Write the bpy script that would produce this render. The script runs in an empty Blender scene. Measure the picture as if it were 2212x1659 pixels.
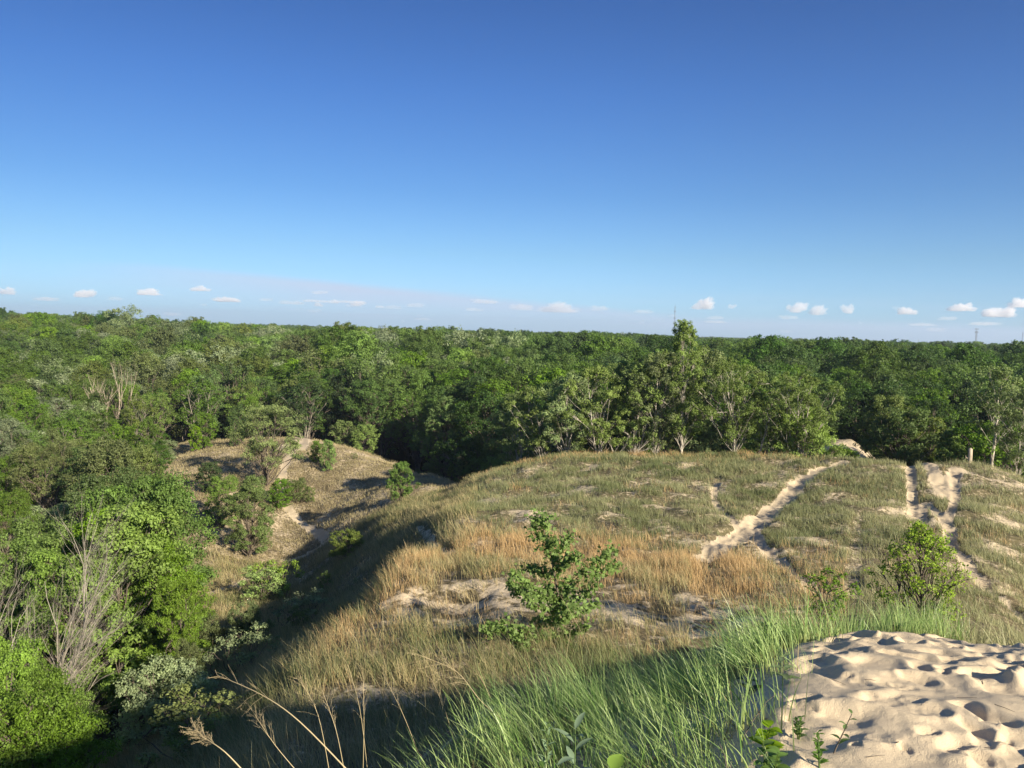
import bpy, math, random
import numpy as np
from mathutils import Vector, Matrix
R = math.radians
SC = bpy.context.scene
COL = SC.collection
rng = np.random.default_rng(7)
random.seed(7)

# ------------------------------------------------------------------ camera
F = 836.0
PITCH, ROLL = R(3.56), R(1.5)
f_ = np.array([0, math.cos(PITCH), -math.sin(PITCH)])
r0 = np.array([1.0, 0, 0]); u0 = np.array([0, math.sin(PITCH), math.cos(PITCH)])
r_ = r0 * math.cos(ROLL) + u0 * math.sin(ROLL)
u_ = -r0 * math.sin(ROLL) + u0 * math.cos(ROLL)
cam_d = bpy.data.cameras.new('camera'); cam = bpy.data.objects.new('camera', cam_d); COL.objects.link(cam)
cam_d.sensor_width = 36; cam_d.lens = 36 * F / 1024
cam_d.clip_start = 0.1; cam_d.clip_end = 60000
m = Matrix.Identity(4)
for i in range(3):
    m[i][0] = r_[i]; m[i][1] = u_[i]; m[i][2] = -f_[i]
cam.matrix_world = m
SC.camera = cam

def ray(px, py):
    d = f_ + r_ * ((px - 512) / F) + u_ * ((384 - py) / F)
    return d
def project(P):
    P = np.asarray(P, float)
    zc = P @ f_; zc = np.where(np.abs(zc) < 1e-6, 1e-6, zc)
    return 512 + F * (P @ r_) / zc, 384 - F * (P @ u_) / zc, zc

# ------------------------------------------------------------------ noise
def _hash(ix, iy, s):
    h = (ix.astype(np.int64) * 374761393 + iy.astype(np.int64) * 668265263 + s * 1442695041) & 0xffffffff
    h = ((h ^ (h >> 13)) * 1274126177) & 0xffffffff
    return (h ^ (h >> 16)) & 0xffffffff
def gnoise(x, y, s=0):
    ix = np.floor(x); iy = np.floor(y); fx = x - ix; fy = y - iy
    ux = fx * fx * fx * (fx * (fx * 6 - 15) + 10); uy = fy * fy * fy * (fy * (fy * 6 - 15) + 10)
    def g(a, b):
        h = _hash(ix + a, iy + b, s) / 4294967296.0 * 2 * math.pi
        return np.cos(h) * (fx - a) + np.sin(h) * (fy - b)
    return ((g(0, 0) * (1 - ux) + g(1, 0) * ux) * (1 - uy) + (g(0, 1) * (1 - ux) + g(1, 1) * ux) * uy) * 1.5
def fbm(x, y, o=3, s=0):
    v = 0; a = 1
    for i in range(o):
        v = v + a * gnoise(x * 2 ** i + 17.3 * i, y * 2 ** i - 9.1 * i, s + i); a *= .5
    return v
def sstep(a, b, x):
    t = np.clip((x - a) / (b - a), 0, 1); return t * t * (3 - 2 * t)

# ------------------------------------------------------------------ terrain table
def z_at(px, py, r):
    d = ray(px, py); return r * d[2] / math.hypot(d[0], d[1])
def Zc(px, rows):
    """rows: (r, z) with z negative metres, or (r, py) with py > 100 read off as the surface seen at that row"""
    return px, [(r, z_at(px, v, r) if v > 100 else v) for r, v in rows]
TAB = [
 Zc(-160, [(2,-1.9),(5,-3.9),(12,-8.0),(25,-12.5),(40,-15),(60,-16),(110,-18),(160,-19),(230,-17),(320,-13),(450,-13),(700,-17)]),
 Zc(0,   [(2,-1.85),(5,-3.8),(12,-7.8),(25,-12.5),(40,-14.5),(52,-13.2),(62,-13.5),(80,-16),(110,-18),(160,-19),(220,-17),(310,-13),(450,-13.5),(700,-17)]),
 Zc(60,  [(2,-1.85),(5,-3.7),(12,-7.6),(25,-12.4),(40,-15),(52,-13.4),(62,-13.6),(80,-16),(110,-18),(160,-19.5),(220,-18),(310,-13.5),(450,-14),(700,-17)]),
 Zc(120, [(2,-1.8),(5,-3.5),(12,-7.0),(25,-11.9),(40,-15.4),(55,-16),(80,-16.2),(110,-17),(160,-20),(230,-19),(320,-15),(450,-15),(700,-17)]),
 Zc(200, [(2,-1.8),(5,-3.2),(8,-4.7),(15,-7.5),(24,-10.6),(36,642),(47,602),(58,566),(68,525),(80,488),(95,461),(110,445),(130,-17),(180,-21),(260,-19),(350,-16.5),(450,-16.5),(700,-17.5)]),
 Zc(300, [(2,-1.75),(5,-3.0),(8,-4.25),(11,-5.3),(17,668),(28,642),(39,616),(49,590),(59,566),(67,545),(78,500),(90,461),(102,438),(112,-15.2),(130,-18.5),(180,-21.5),(300,-18),(700,-18)]),
 Zc(350, [(2,-1.7),(5,-2.95),(8,-4.4),(11,-5.5),(15,664),(19,622),(24,-8.8),(32,600),(43,570),(54,545),(64,520),(76,492),(88,465),(98,446),(110,-17),(140,-21),(300,-18),(700,-18)]),
 Zc(400, [(2,-1.68),(5,-2.75),(8,-4.3),(11,-5.4),(15,656),(20,602),(25,564),(32,-9.6),(42,533),(54,511),(68,490),(82,474),(92,466),(105,-17.5),(130,-20.5),(300,-18),(700,-18)]),
 Zc(450, [(2,-1.65),(5,-2.5),(8,-4.2),(11,-5.35),(15,650),(20,605),(25,566),(32,531),(40,512),(50,500),(62,490),(76,483),(84,481),(96,-18.5),(120,-20.5),(300,-18),(700,-18)]),
 Zc(500, [(2,-1.65),(5,-2.3),(8,-4.1),(11,-5.3),(16,634),(20,594),(26,551),(33,520),(42,495),(52,474),(57,469),(66,-13),(88,-19),(120,-20.5),(300,-18),(700,-18)]),
 Zc(600, [(2,-1.62),(5,-2.25),(8,-3.9),(11,-5.15),(16,642),(20,602),(27,549),(35,510),(45,478),(52,463),(57,457),(66,-11),(88,-19),(120,-20.5),(300,-18),(700,-18)]),
 Zc(700, [(2,-1.58),(3.5,-1.75),(5,-2.15),(7,-3.1),(9,-4.1),(12,-5.3),(16,-6.0),(20,602),(25,566),(30,541),(36,514),(45,480),(52,462),(57,456),(68,-10.8),(90,-18),(120,-20),(300,-18),(700,-18)]),
 Zc(790, [(2,-1.55),(3.5,-1.57),(4.5,-1.68),(5.5,-1.97),(7,-2.75),(9.5,-3.9),(14,-5.7),(20,602),(27,561),(34,529),(42,497),(50,469),(56,457),(66,-10.5),(74,-9.6),(82,-10),(98,-17),(120,-20),(300,-18),(700,-18)]),
 Zc(850, [(2,-1.55),(3.5,-1.53),(4.6,-1.61),(5.5,-1.84),(7,-2.6),(9.5,-3.8),(14,-5.5),(19,617),(26,573),(33,535),(41,500),(49,471),(55,458),(64,-9.8),(73,-8.6),(80,-9.0),(98,-17),(120,-20),(300,-18),(700,-18)]),
 Zc(900, [(2,-1.52),(3.5,-1.5),(4.6,-1.59),(5.6,-1.80),(7,-2.3),(9.5,-3.2),(13,-4.5),(18,627),(24,590),(32,547),(40,510),(48,476),(54,461),(64,-10.4),(74,-10.6),(98,-17),(120,-20),(300,-18),(700,-18)]),
 Zc(1000,[(2,-1.52),(3.5,-1.5),(4.6,-1.58),(5.6,-1.77),(7,-2.25),(9.5,-3.1),(13,-4.35),(19,639),(26,602),(35,555),(43,514),(50,482),(55,469),(66,-12),(90,-18),(120,-20),(300,-18),(700,-18)]),
 Zc(1160,[(2,-1.52),(3.5,-1.5),(4.6,-1.54),(5.6,-1.68),(7,-2.1),(9.5,-2.9),(14,-4.7),(24,-8),(36,-9),(50,-9),(60,-11),(75,-15),(110,-19),(300,-18),(700,-18)]),
]
LR = np.arange(math.log(1.0), math.log(14000), 0.01)
def pchip(x, y, xi):
    x = np.array(x); y = np.array(y); h = np.diff(x); d = np.diff(y) / h
    mm = np.zeros_like(y); 
    for i in range(1, len(x) - 1):
        if d[i-1] * d[i] > 0:
            w1 = 2 * h[i] + h[i-1]; w2 = h[i] + 2 * h[i-1]
            mm[i] = (w1 + w2) / (w1 / d[i-1] + w2 / d[i])
    mm[0] = d[0]; mm[-1] = 0
    k = np.clip(np.searchsorted(x, xi) - 1, 0, len(x) - 2); t = (xi - x[k]) / h[k]; t = np.clip(t, 0, 1)
    return ((1+2*t)*(1-t)**2*y[k] + t*(1-t)**2*h[k]*mm[k] + t*t*(3-2*t)*y[k+1] + t*t*(t-1)*h[k]*mm[k+1])
cols_th = []; cols_z = []
for px, rows in TAB:
    d = ray(px, 420); cols_th.append(math.atan2(d[0], d[1]))
    x = [0.0] + [math.log(r) for r, z in rows] + [math.log(14000)]
    y = [rows[0][1]] + [z for r, z in rows] + [-18.0]
    cols_z.append(pchip(x, y, LR))
# sides and back
side_r = [(2,-1.6),(5,-1.75),(10,-2.6),(20,-8),(40,-11),(80,-15),(150,-18),(700,-18)]
back = [(2,-1.6),(5,-1.65),(10,-2.3),(20,-4.5),(40,-9),(80,-15),(150,-18),(700,-18)]
leftp = [(2,-1.7),(5,-3.0),(12,-6.6),(25,-11.5),(60,-15),(160,-18),(700,-17)]
def addcol(deg, rows):
    x = [0.0] + [math.log(r) for r, z in rows] + [math.log(14000)]
    y = [rows[0][1]] + [z for r, z in rows] + [-18.0]
    cols_th.append(R(deg)); cols_z.append(pchip(x, y, LR))
addcol(43, [(2,-1.55),(5,-1.6),(8,-2.2),(11,-3.2),(18,-6.2),(30,-9),(50,-10),(80,-15),(150,-18),(700,-18)]); addcol(54, [(2,-1.55),(5,-1.62),(8,-1.45),(10,-1.25),(13,-1.35),(15,-2.6),(20,-6.0),(30,-9),(50,-10),(80,-15),(150,-18),(700,-18)]); addcol(72, side_r); addcol(110, back); addcol(180, back); addcol(-180, back); addcol(-120, back); addcol(-70, leftp)  # unseen shoulder on the right, raised out of view to shade the mound
o = np.argsort(cols_th); cth = np.array(cols_th)[o]; cz = np.array(cols_z)[o]
TH = np.radians(np.arange(-180, 180.01, 0.25))
# cubic across azimuth (non-uniform, finite difference tangents)
mt = np.zeros_like(cz)
mt[1:-1] = (cz[2:] - cz[:-2]) / (cth[2:] - cth[:-2])[:, None]
k = np.clip(np.searchsorted(cth, TH) - 1, 0, len(cth) - 2); h = (cth[k+1] - cth[k]); t = ((TH - cth[k]) / h)[:, None]; h = h[:, None]
HT = ((1+2*t)*(1-t)**2*cz[k] + t*(1-t)**2*h*mt[k] + t*t*(3-2*t)*cz[k+1] + t*t*(t-1)*h*mt[k+1])
kern = np.exp(-np.arange(-8, 9) ** 2 / (2 * 3.0 ** 2)); kern /= kern.sum()
HTs = np.apply_along_axis(lambda v: np.convolve(np.pad(v, 8, 'edge'), kern, 'valid'), 1, HT)
HT = HTs
def H0(x, y):
    r = np.maximum(np.hypot(x, y), 1.0); th = np.arctan2(x, y)
    a = (th - TH[0]) / R(0.25); b = np.log(r) / 0.01
    i = np.clip(a.astype(int), 0, len(TH) - 2); j = np.clip(b.astype(int), 0, len(LR) - 2)
    a = np.clip(a - i, 0, 1); b = np.clip(b - j, 0, 1)
    return (HT[i, j] * (1-a) + HT[i+1, j] * a) * (1-b) + (HT[i, j+1] * (1-a) + HT[i+1, j+1] * a) * b
def A_(v): return np.atleast_1d(np.asarray(v, float))
def seg_dist(x, y, poly):
    """distance to a polyline, and the arc length along it"""
    best = np.full(x.shape, 1e9)
    for (x0, y0), (x1, y1) in zip(poly[:-1], poly[1:]):
        dx, dy = x1 - x0, y1 - y0; L2 = dx*dx + dy*dy + 1e-9
        tt = np.clip(((x - x0) * dx + (y - y0) * dy) / L2, 0, 1)
        best = np.minimum(best, np.hypot(x - x0 - tt * dx, y - y0 - tt * dy))
    return best
def hit(px, py, rmin=3.0, rmax=400):
    d = ray(px, py); hl = math.hypot(d[0], d[1])
    rr = np.exp(np.arange(math.log(rmin), math.log(rmax), 0.004))
    zz = H0(d[0] / hl * rr, d[1] / hl * rr); c = np.nonzero(zz >= rr * d[2] / hl)[0]
    r = rr[c[0]] if len(c) else rmax
    return (d[0] / hl * r, d[1] / hl * r)
S = 1024 / 2212
def path_px(pts, rmin=10): return [hit(a * S, b * S, rmin) for a, b in pts]
def smooth_poly(p, n=6):
    p = [np.array(q) for q in p]; out = []
    for i in range(len(p) - 1):
        a = p[max(i-1, 0)]; b = p[i]; c = p[i+1]; d = p[min(i+2, len(p)-1)]
        for t in np.arange(n) / n:
            out.append(.5 * ((2*b) + (c-a)*t + (2*a-5*b+4*c-d)*t*t + (3*b-a-3*c+d)*t**3))
    out.append(p[-1]); return [tuple(q) for q in out]
PATHS = [  # polyline, half width, carve depth, bareness
 (path_px([(1830,999),(1775,1010),(1730,1045),(1690,1080),(1650,1115),(1605,1150),(1560,1180),(1530,1200)]), .62, .28, 1.0),
 (path_px([(1630,1150),(1660,1190),(1700,1230),(1745,1265),(1790,1290)]), .35, .22, .8),
 (path_px([(1545,1045),(1545,1080),(1565,1110),(1600,1145)]), .22, .2, .7),
 (path_px([(1950,1000),(1970,1040),(2000,1085),(2045,1130),(2060,1180),(2095,1225),(2150,1275),(2230,1340)]), .33, .25, 1.0),
 (path_px([(2060,1020),(2065,1055),(2060,1090),(2045,1130)]), .28, .18, 1.0),
 (path_px([(1945,997),(2010,1008),(2070,1018),(2130,1035),(2230,1065)]), .5, .04, .75),
 (path_px([(1860,1110),(1850,1160),(1850,1210),(1840,1260),(1850,1290)]), .25, .1, .5),
 (path_px([(960,1100),(930,1120),(905,1140),(925,1160),(950,1180),(985,1200)]), .22, .15, .6),
 (path_px([(632,982),(615,1010),(608,1050),(612,1085),(635,1115),(670,1140),(705,1162)]), .3, .1, .85),
 (path_px([(375,1312),(440,1290),(500,1268),(560,1235),(620,1212),(690,1180),(735,1160)]), .28, .08, .9),
 (path_px([(612,960),(650,955),(700,955),(760,968),(830,990)]), .9, .0, .95),
]
PATHS = [(smooth_poly(p), w * (.78 if i < 8 else 1.15), d, b) for i, (p, w, d, b) in enumerate(PATHS)]
def path_field(x, y):
    carve = np.zeros_like(x); bare = np.zeros_like(x)
    wob = gnoise(x / .8, y / .8, 5) * .18
    for p, w, dep, b in PATHS:
        d = seg_dist(x, y, p)
        ww = w * (1 + wob * 2)
        carve = np.maximum(carve, .62 * dep * (1 - sstep(ww * .3, ww * 1.9, d)))
        bare = np.maximum(bare, b * (1 - sstep(ww * .85, ww * 1.25, d)))
    return carve, bare
def sandmask(x, y):
    """the open sand of the crest at the camera's feet: signed field, > 0 inside"""
    edge = np.interp(y, [0, 2.5, 3.2, 3.8, 4.3, 4.7, 5.2, 7], [0.15, .75, .93, 1.15, 1.45, 1.68, 2.0, 3.4])
    return np.where((y > -6), x - edge + .06 * gnoise(x / .35, y / .35, 31), -1.0)
# footprint stamps on the crest
_st = np.random.default_rng(21)
STAMPS = []
for i in range(900):
    x = _st.uniform(.2, 6.5); y = _st.uniform(.6, 7.2)
    a = _st.uniform(0, math.pi); L = _st.uniform(.07, .185); W = L * _st.uniform(.45, .9)
    STAMPS.append((x, y, a, L, W, _st.uniform(.014, .038), _st.uniform(-.35, .35), _st.uniform(-.35, .35)))
for i in range(420):
    L = _st.uniform(.03, .075); STAMPS.append((_st.uniform(.2, 6.0), _st.uniform(2.0, 6.2), _st.uniform(0, 3.14), L, L * _st.uniform(.5, .9), _st.uniform(.008, .022), _st.uniform(-.5, .5), _st.uniform(-.5, .5)))
def footprints(x, y):
    wx = x + .05 * gnoise(x / .3, y / .3, 41) + .02 * gnoise(x / .1, y / .1, 43)
    wy = y + .05 * gnoise(x / .3, y / .3, 42) + .02 * gnoise(x / .1, y / .1, 44)
    h = .045 * gnoise(x / .85, y / .7, 45) + .02 * gnoise(x / .4, y / .36, 46)
    for (sx, sy, a, L, W, dep, ta, tb) in STAMPS:
        sel = (np.abs(wx - sx) < L * 2.1) & (np.abs(wy - sy) < L * 2.1)
        if not sel.any(): continue
        X = wx[sel] - sx; Y = wy[sel] - sy; c, s = math.cos(a), math.sin(a)
        u = (X * c + Y * s) / L; v = (-X * s + Y * c) / W
        q = np.sqrt(u * u + v * v)
        bowl = -dep * (1 - sstep(.45, .98, q)) * (1 + ta * u + tb * v)
        rim = .2 * dep * np.exp(-((q - 1.2) / .26) ** 2) * (1 + 1.3 * ta * u)
        blend = 1 - sstep(.6, 1.15, q)
        h[sel] = h[sel] * (1 - .65 * blend) + bowl + rim
    return h
def H(x, y, detail=True):
    x = A_(x); y = A_(y)
    r = np.hypot(x, y); z = H0(x, y)
    far = sstep(140, 300, r)
    near = 1 - sstep(6, 9, r)
    z = z + (1 - near) * (1 - far) * ((.13 + .05 * sstep(20, 28, r)) * fbm(x / 1.6, y / 1.6, 3, 3) + .035 * gnoise(x / .45, y / .45, 19) * (1 - sstep(30, 50, r)) + .22 * gnoise(x / 6, y / 6, 9) * sstep(12, 30, r))
    bowl = sstep(48, 60, r) * (1 - sstep(115, 130, r))
    z = z + bowl * (.28 * gnoise(x / 9, y / 9, 12) + .14 * fbm(x / 2.2, y / 2.2, 2, 14))
    # blowout hollow and hummocks on the mound around the sapling
    bl = np.exp(-(((x + 1.9) / 2.0) ** 2 + ((y - 19.5) / 1.3) ** 2)); z = z - .32 * bl
    bl = np.exp(-(((x + 1.0) / 1.6) ** 2 + ((y - 21.6) / .7) ** 2)); z = z + .18 * bl
    z = z + far * 1.2 * fbm(x / 90, y / 90, 2, 15)
    if detail:
        sel = (r < 90)
        cv = np.zeros_like(z); cv[sel] = path_field(x[sel], y[sel])[0]
        z = z - cv
        sel = (r < 9) & (y > -.5) & (x > -.5)
        if sel.any():
            mk = sstep(-.05, .25, sandmask(x[sel], y[sel])) * sstep(.3, .9, y[sel]) * (1 - sstep(6.4, 7.6, r[sel]))
            z[sel] = z[sel] + mk * footprints(x[sel], y[sel])
    return z
def Hs(x, y): return float(H(x, y)[0])

# ------------------------------------------------------------------ materials
def mat(name):
    m = bpy.data.materials.new(name); m.use_nodes = True
    nt = m.node_tree; nt.nodes.clear()
    out = nt.nodes.new('ShaderNodeOutputMaterial')
    return m, nt, out
def N(nt, t, **kw):
    n = nt.nodes.new(t)
    for k, v in kw.items(): setattr(n, k, v)
    return n
def principled(nt, out, rough=.8, spec=.2):
    b = N(nt, 'ShaderNodeBsdfPrincipled'); b.inputs['Roughness'].default_value = rough
    b.inputs['Specular IOR Level'].default_value = spec
    nt.links.new(b.outputs[0], out.inputs[0]); return b
def mixc(nt, fac, a, b, mode='MIX'):
    n = N(nt, 'ShaderNodeMix', data_type='RGBA', blend_type=mode)
    for s, v in ((0, fac), (6, a), (7, b)):
        if isinstance(v, (int, float)): n.inputs[s].default_value = v
        elif isinstance(v, tuple): n.inputs[s].default_value = (*v, 1) if len(v) == 3 else v
        else: nt.links.new(v, n.inputs[s])
    return n.outputs[2]
def math_(nt, op, a, b=0, clamp=False):
    n = N(nt, 'ShaderNodeMath', operation=op, use_clamp=clamp)
    for i, v in enumerate((a, b)):
        if isinstance(v, (int, float)): n.inputs[i].default_value = v
        else: nt.links.new(v, n.inputs[i])
    return n.outputs[0]
def maprange(nt, v, a, b, c=0, d=1):
    n = N(nt, 'ShaderNodeMapRange'); nt.links.new(v, n.inputs[0])
    for i, q in enumerate((a, b, c, d)): n.inputs[i + 1].default_value = q
    return n.outputs[0]
def noise_n(nt, scale, detail=3, vec=None, rough=.5):
    n = N(nt, 'ShaderNodeTexNoise'); n.inputs['Scale'].default_value = scale; n.inputs['Detail'].default_value = detail
    n.inputs['Roughness'].default_value = rough
    if vec is not None: nt.links.new(vec, n.inputs['Vector'])
    return n.outputs[0]
def attr(nt, name):
    n = N(nt, 'ShaderNodeAttribute'); n.attribute_name = name; return n.outputs['Fac']
def scale_c(c, k): return tuple(min(1, v * k) for v in c)

def leaf_mat(name, c, var=.45, trans=.35, hue=.02, warm=(0.16, .17, .03)):
    """c: base colour; per-leaf attribute 'var' and per-object random shift it"""
    m, nt, out = mat(name)
    v = attr(nt, 'var'); oi = N(nt, 'ShaderNodeObjectInfo').outputs['Random']
    col = mixc(nt, v, scale_c(c, 1 - var), scale_c(c, 1 + var))
    tint = mixc(nt, maprange(nt, oi, .55, 1, 0, .35), col, warm)
    hs = N(nt, 'ShaderNodeHueSaturation'); nt.links.new(tint, hs.inputs['Color'])
    nt.links.new(maprange(nt, oi, 0, 1, .5 - hue, .5 + hue), hs.inputs['Hue'])
    o2 = math_(nt, 'FRACT', math_(nt, 'MULTIPLY', oi, 7.31))
    nt.links.new(maprange(nt, o2, 0, 1, .74, 1.22), hs.inputs['Value'])
    nt.links.new(maprange(nt, math_(nt, 'FRACT', math_(nt, 'MULTIPLY', oi, 3.77)), 0, 1, .8, 1.08), hs.inputs['Saturation'])
    b = principled(nt, out, .55, .2); nt.links.new(hs.outputs[0], b.inputs['Base Color'])
    tr = N(nt, 'ShaderNodeBsdfTranslucent')
    nt.links.new(mixc(nt, 1.0, hs.outputs[0], (1.15, 1.3, .55), 'MULTIPLY'), tr.inputs[0])
    mx = N(nt, 'ShaderNodeMixShader'); mx.inputs[0].default_value = trans
    nt.links.new(b.outputs[0], mx.inputs[1]); nt.links.new(tr.outputs[0], mx.inputs[2]); nt.links.new(mx.outputs[0], out.inputs[0])
    return m
def grass_mat(name, c0, c1, base, trans=.3, spec=.3, rough=.5):
    """c0..c1 over 'var', base colour near the root over 't'"""
    m, nt, out = mat(name)
    v = attr(nt, 'var'); t = attr(nt, 't')
    col = mixc(nt, v, c0, c1); col = mixc(nt, maprange(nt, t, 0, .35), base, col)
    b = principled(nt, out, rough, spec); nt.links.new(col, b.inputs['Base Color'])
    tr = N(nt, 'ShaderNodeBsdfTranslucent'); nt.links.new(col, tr.inputs[0])
    mx = N(nt, 'ShaderNodeMixShader'); mx.inputs[0].default_value = trans
    nt.links.new(b.outputs[0], mx.inputs[1]); nt.links.new(tr.outputs[0], mx.inputs[2]); nt.links.new(mx.outputs[0], out.inputs[0])
    return m
def bark_mat(name, c, c2, scale=6, zs=.25):
    m, nt, out = mat(name)
    tc = N(nt, 'ShaderNodeTexCoord'); mp = N(nt, 'ShaderNodeMapping'); mp.inputs['Scale'].default_value = (1, 1, zs)
    nt.links.new(tc.outputs['Object'], mp.inputs[0])
    n = noise_n(nt, scale, 4, mp.outputs[0], .65)
    b = principled(nt, out, .85, .15); nt.links.new(mixc(nt, maprange(nt, n, .42, .6), c, c2), b.inputs['Base Color'])
    bp = N(nt, 'ShaderNodeBump'); bp.inputs['Strength'].default_value = .5; bp.inputs['Distance'].default_value = .03
    nt.links.new(n, bp.inputs['Height']); nt.links.new(bp.outputs[0], b.inputs['Normal'])
    return m

SAND = (.62, .50, .325)
def sand_mat(name, k=1.0):
    m, nt, out = mat(name)
    geo = N(nt, 'ShaderNodeNewGeometry').outputs['Position']
    n1 = noise_n(nt, 1.3, 4, geo); n2 = noise_n(nt, 220, 2, geo)
    col = mixc(nt, maprange(nt, n1, .35, .65), scale_c(SAND, k), scale_c(SAND, .88 * k))
    col = mixc(nt, maprange(nt, n2, .35, .65, 0, .35), col, (.40, .305, .20))
    b = principled(nt, out, .95, .1); nt.links.new(col, b.inputs['Base Color'])
    bp = N(nt, 'ShaderNodeBump'); bp.inputs['Strength'].default_value = .7; bp.inputs['Distance'].default_value = .005
    nt.links.new(n2, bp.inputs['Height'])
    bp2 = N(nt, 'ShaderNodeBump'); bp2.inputs['Strength'].default_value = .5; bp2.inputs['Distance'].default_value = .02
    nt.links.new(noise_n(nt, 14, 4, geo), bp2.inputs['Height']); nt.links.new(bp.outputs[0], bp2.inputs['Normal'])
    nt.links.new(bp2.outputs[0], b.inputs['Normal'])
    return m
def ground_mat():
    m, nt, out = mat('dune ground')
    geo = N(nt, 'ShaderNodeNewGeometry').outputs['Position']
    bare = attr(nt, 'bare'); wood = attr(nt, 'wood'); dry = attr(nt, 'dry')
    n1 = noise_n(nt, .9, 5, geo, .6); n2 = noise_n(nt, 5, 5, geo, .7); n3 = noise_n(nt, 30, 3, geo, .7)
    sand = mixc(nt, maprange(nt, n1, .35, .65), scale_c(SAND, .92), scale_c(SAND, .78))
    litter = mixc(nt, maprange(nt, n2, .35, .65), (.17, .125, .068), (.31, .235, .135))
    litter = mixc(nt, maprange(nt, n3, .4, .65, 0, .8), litter, (.075, .065, .035))
    olive = mixc(nt, maprange(nt, n2, .35, .65), (.07, .075, .03), (.15, .13, .07))
    cover = mixc(nt, dry, olive, litter)
    f = math_(nt, 'ADD', bare, maprange(nt, n2, .3, .7, -.32, .32)); f = maprange(nt, f, .38, .62)
    col = mixc(nt, f, cover, sand)
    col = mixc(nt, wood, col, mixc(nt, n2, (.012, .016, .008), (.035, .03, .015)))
    b = principled(nt, out, .95, .08); nt.links.new(col, b.inputs['Base Color'])
    bp = N(nt, 'ShaderNodeBump'); bp.inputs['Strength'].default_value = .7; bp.inputs['Distance'].default_value = .12
    nt.links.new(n2, bp.inputs['Height'])
    bp2 = N(nt, 'ShaderNodeBump'); bp2.inputs['Strength'].default_value = .6; bp2.inputs['Distance'].default_value = .03
    nt.links.new(n3, bp2.inputs['Height']); nt.links.new(bp.outputs[0], bp2.inputs['Normal'])
    nt.links.new(bp2.outputs[0], b.inputs['Normal'])
    return m

# ------------------------------------------------------------------ mesh helpers
def mesh(name, V, faces, nside, mats=None, attrs=None, smooth=False):
    """faces: (n, nside) int array or list of such arrays"""
    if not isinstance(faces, list): faces = [faces]
    me = bpy.data.meshes.new(name); V = np.asarray(V, np.float32)
    loops = np.concatenate([f.ravel() for f in faces]); tot = np.concatenate([np.full(len(f), f.shape[1], np.int32) for f in faces])
    me.vertices.add(len(V)); me.vertices.foreach_set('co', V.ravel())
    me.loops.add(len(loops)); me.loops.foreach_set('vertex_index', loops.astype(np.int32))
    st = np.zeros(len(tot), np.int32); st[1:] = np.cumsum(tot)[:-1]
    me.polygons.add(len(tot)); me.polygons.foreach_set('loop_start', st)
    if smooth: me.polygons.foreach_set('use_smooth', np.ones(len(tot), bool))
    for k, a in (attrs or {}).items():
        at = me.attributes.new(k, 'FLOAT', 'POINT'); at.data.foreach_set('value', np.asarray(a, np.float32).ravel())
    me.update(calc_edges=True)
    for mm in (mats or []): me.materials.append(mm)
    return me
def link(name, me, parent=None, **props):
    ob = bpy.data.objects.new(name, me); COL.objects.link(ob)
    if parent is not None: ob.parent = parent
    for k, v in props.items(): ob[k] = v
    return ob
class Geo:
    """collects tubes and leaves"""
    def __init__(s): s.V = []; s.Q = []; s.n = 0; s.A = []
    def add(s, V, Q, A=None):
        V = np.asarray(V, float); s.V.append(V); s.Q.append(np.asarray(Q, int) + s.n); s.n += len(V)
        s.A.append(np.full(len(V), .5) if A is None else A)
    def tube(s, P, rad, k=5):
        P = np.asarray(P, float); n = len(P); rad = np.broadcast_to(rad, (n,))
        T = np.gradient(P, axis=0); T /= np.linalg.norm(T, axis=1)[:, None] + 1e-9
        ref = np.array([0.3, .9, .1]) if abs(T[0][2]) > .7 else np.array([0, 0, 1.0])
        U = np.cross(T, ref); U /= np.linalg.norm(U, axis=1)[:, None] + 1e-9; W = np.cross(T, U)
        a = np.arange(k) / k * 2 * math.pi
        V = (P[:, None] + rad[:, None, None] * (np.cos(a)[None, :, None] * U[:, None] + np.sin(a)[None, :, None] * W[:, None])).reshape(-1, 3)
        i = np.arange(n - 1)[:, None] * k; j = np.arange(k)[None]; j2 = (j + 1) % k
        Q = np.stack([i + j, i + j2, i + k + j2, i + k + j], -1).reshape(-1, 4)
        s.add(V, Q)
    def leaves(s, P, Nn, size, rg, aspect=.6, var=None, D=None):
        """diamond leaves at P facing Nn; size per leaf"""
        n = len(P); 
        if n == 0: return
        Nn = Nn / (np.linalg.norm(Nn, axis=1)[:, None] + 1e-9)
        D = rg.normal(size=(n, 3)) if D is None else D
        D = D - (D * Nn).sum(1)[:, None] * Nn; D /= np.linalg.norm(D, axis=1)[:, None] + 1e-9
        B = np.cross(Nn, D); sz = np.broadcast_to(size, (n,))[:, None]
        V = np.stack([P - D * sz * .5, P + B * sz * aspect * .5 + Nn * sz * .06, P + D * sz * .5 - Nn * sz * .08, P - B * sz * aspect * .5 + Nn * sz * .06], 1).reshape(-1, 3)
        Q = (np.arange(n)[:, None] * 4 + np.arange(4)[None])
        v = rg.uniform(0, 1, n) if var is None else np.clip(var, 0, 1)
        s.add(V, Q, np.repeat(v, 4))
    def build(s, name, mats, smooth=False):
        return mesh(name, np.concatenate(s.V), np.concatenate(s.Q), 4, mats, {'var': np.concatenate(s.A)}, smooth)
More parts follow.
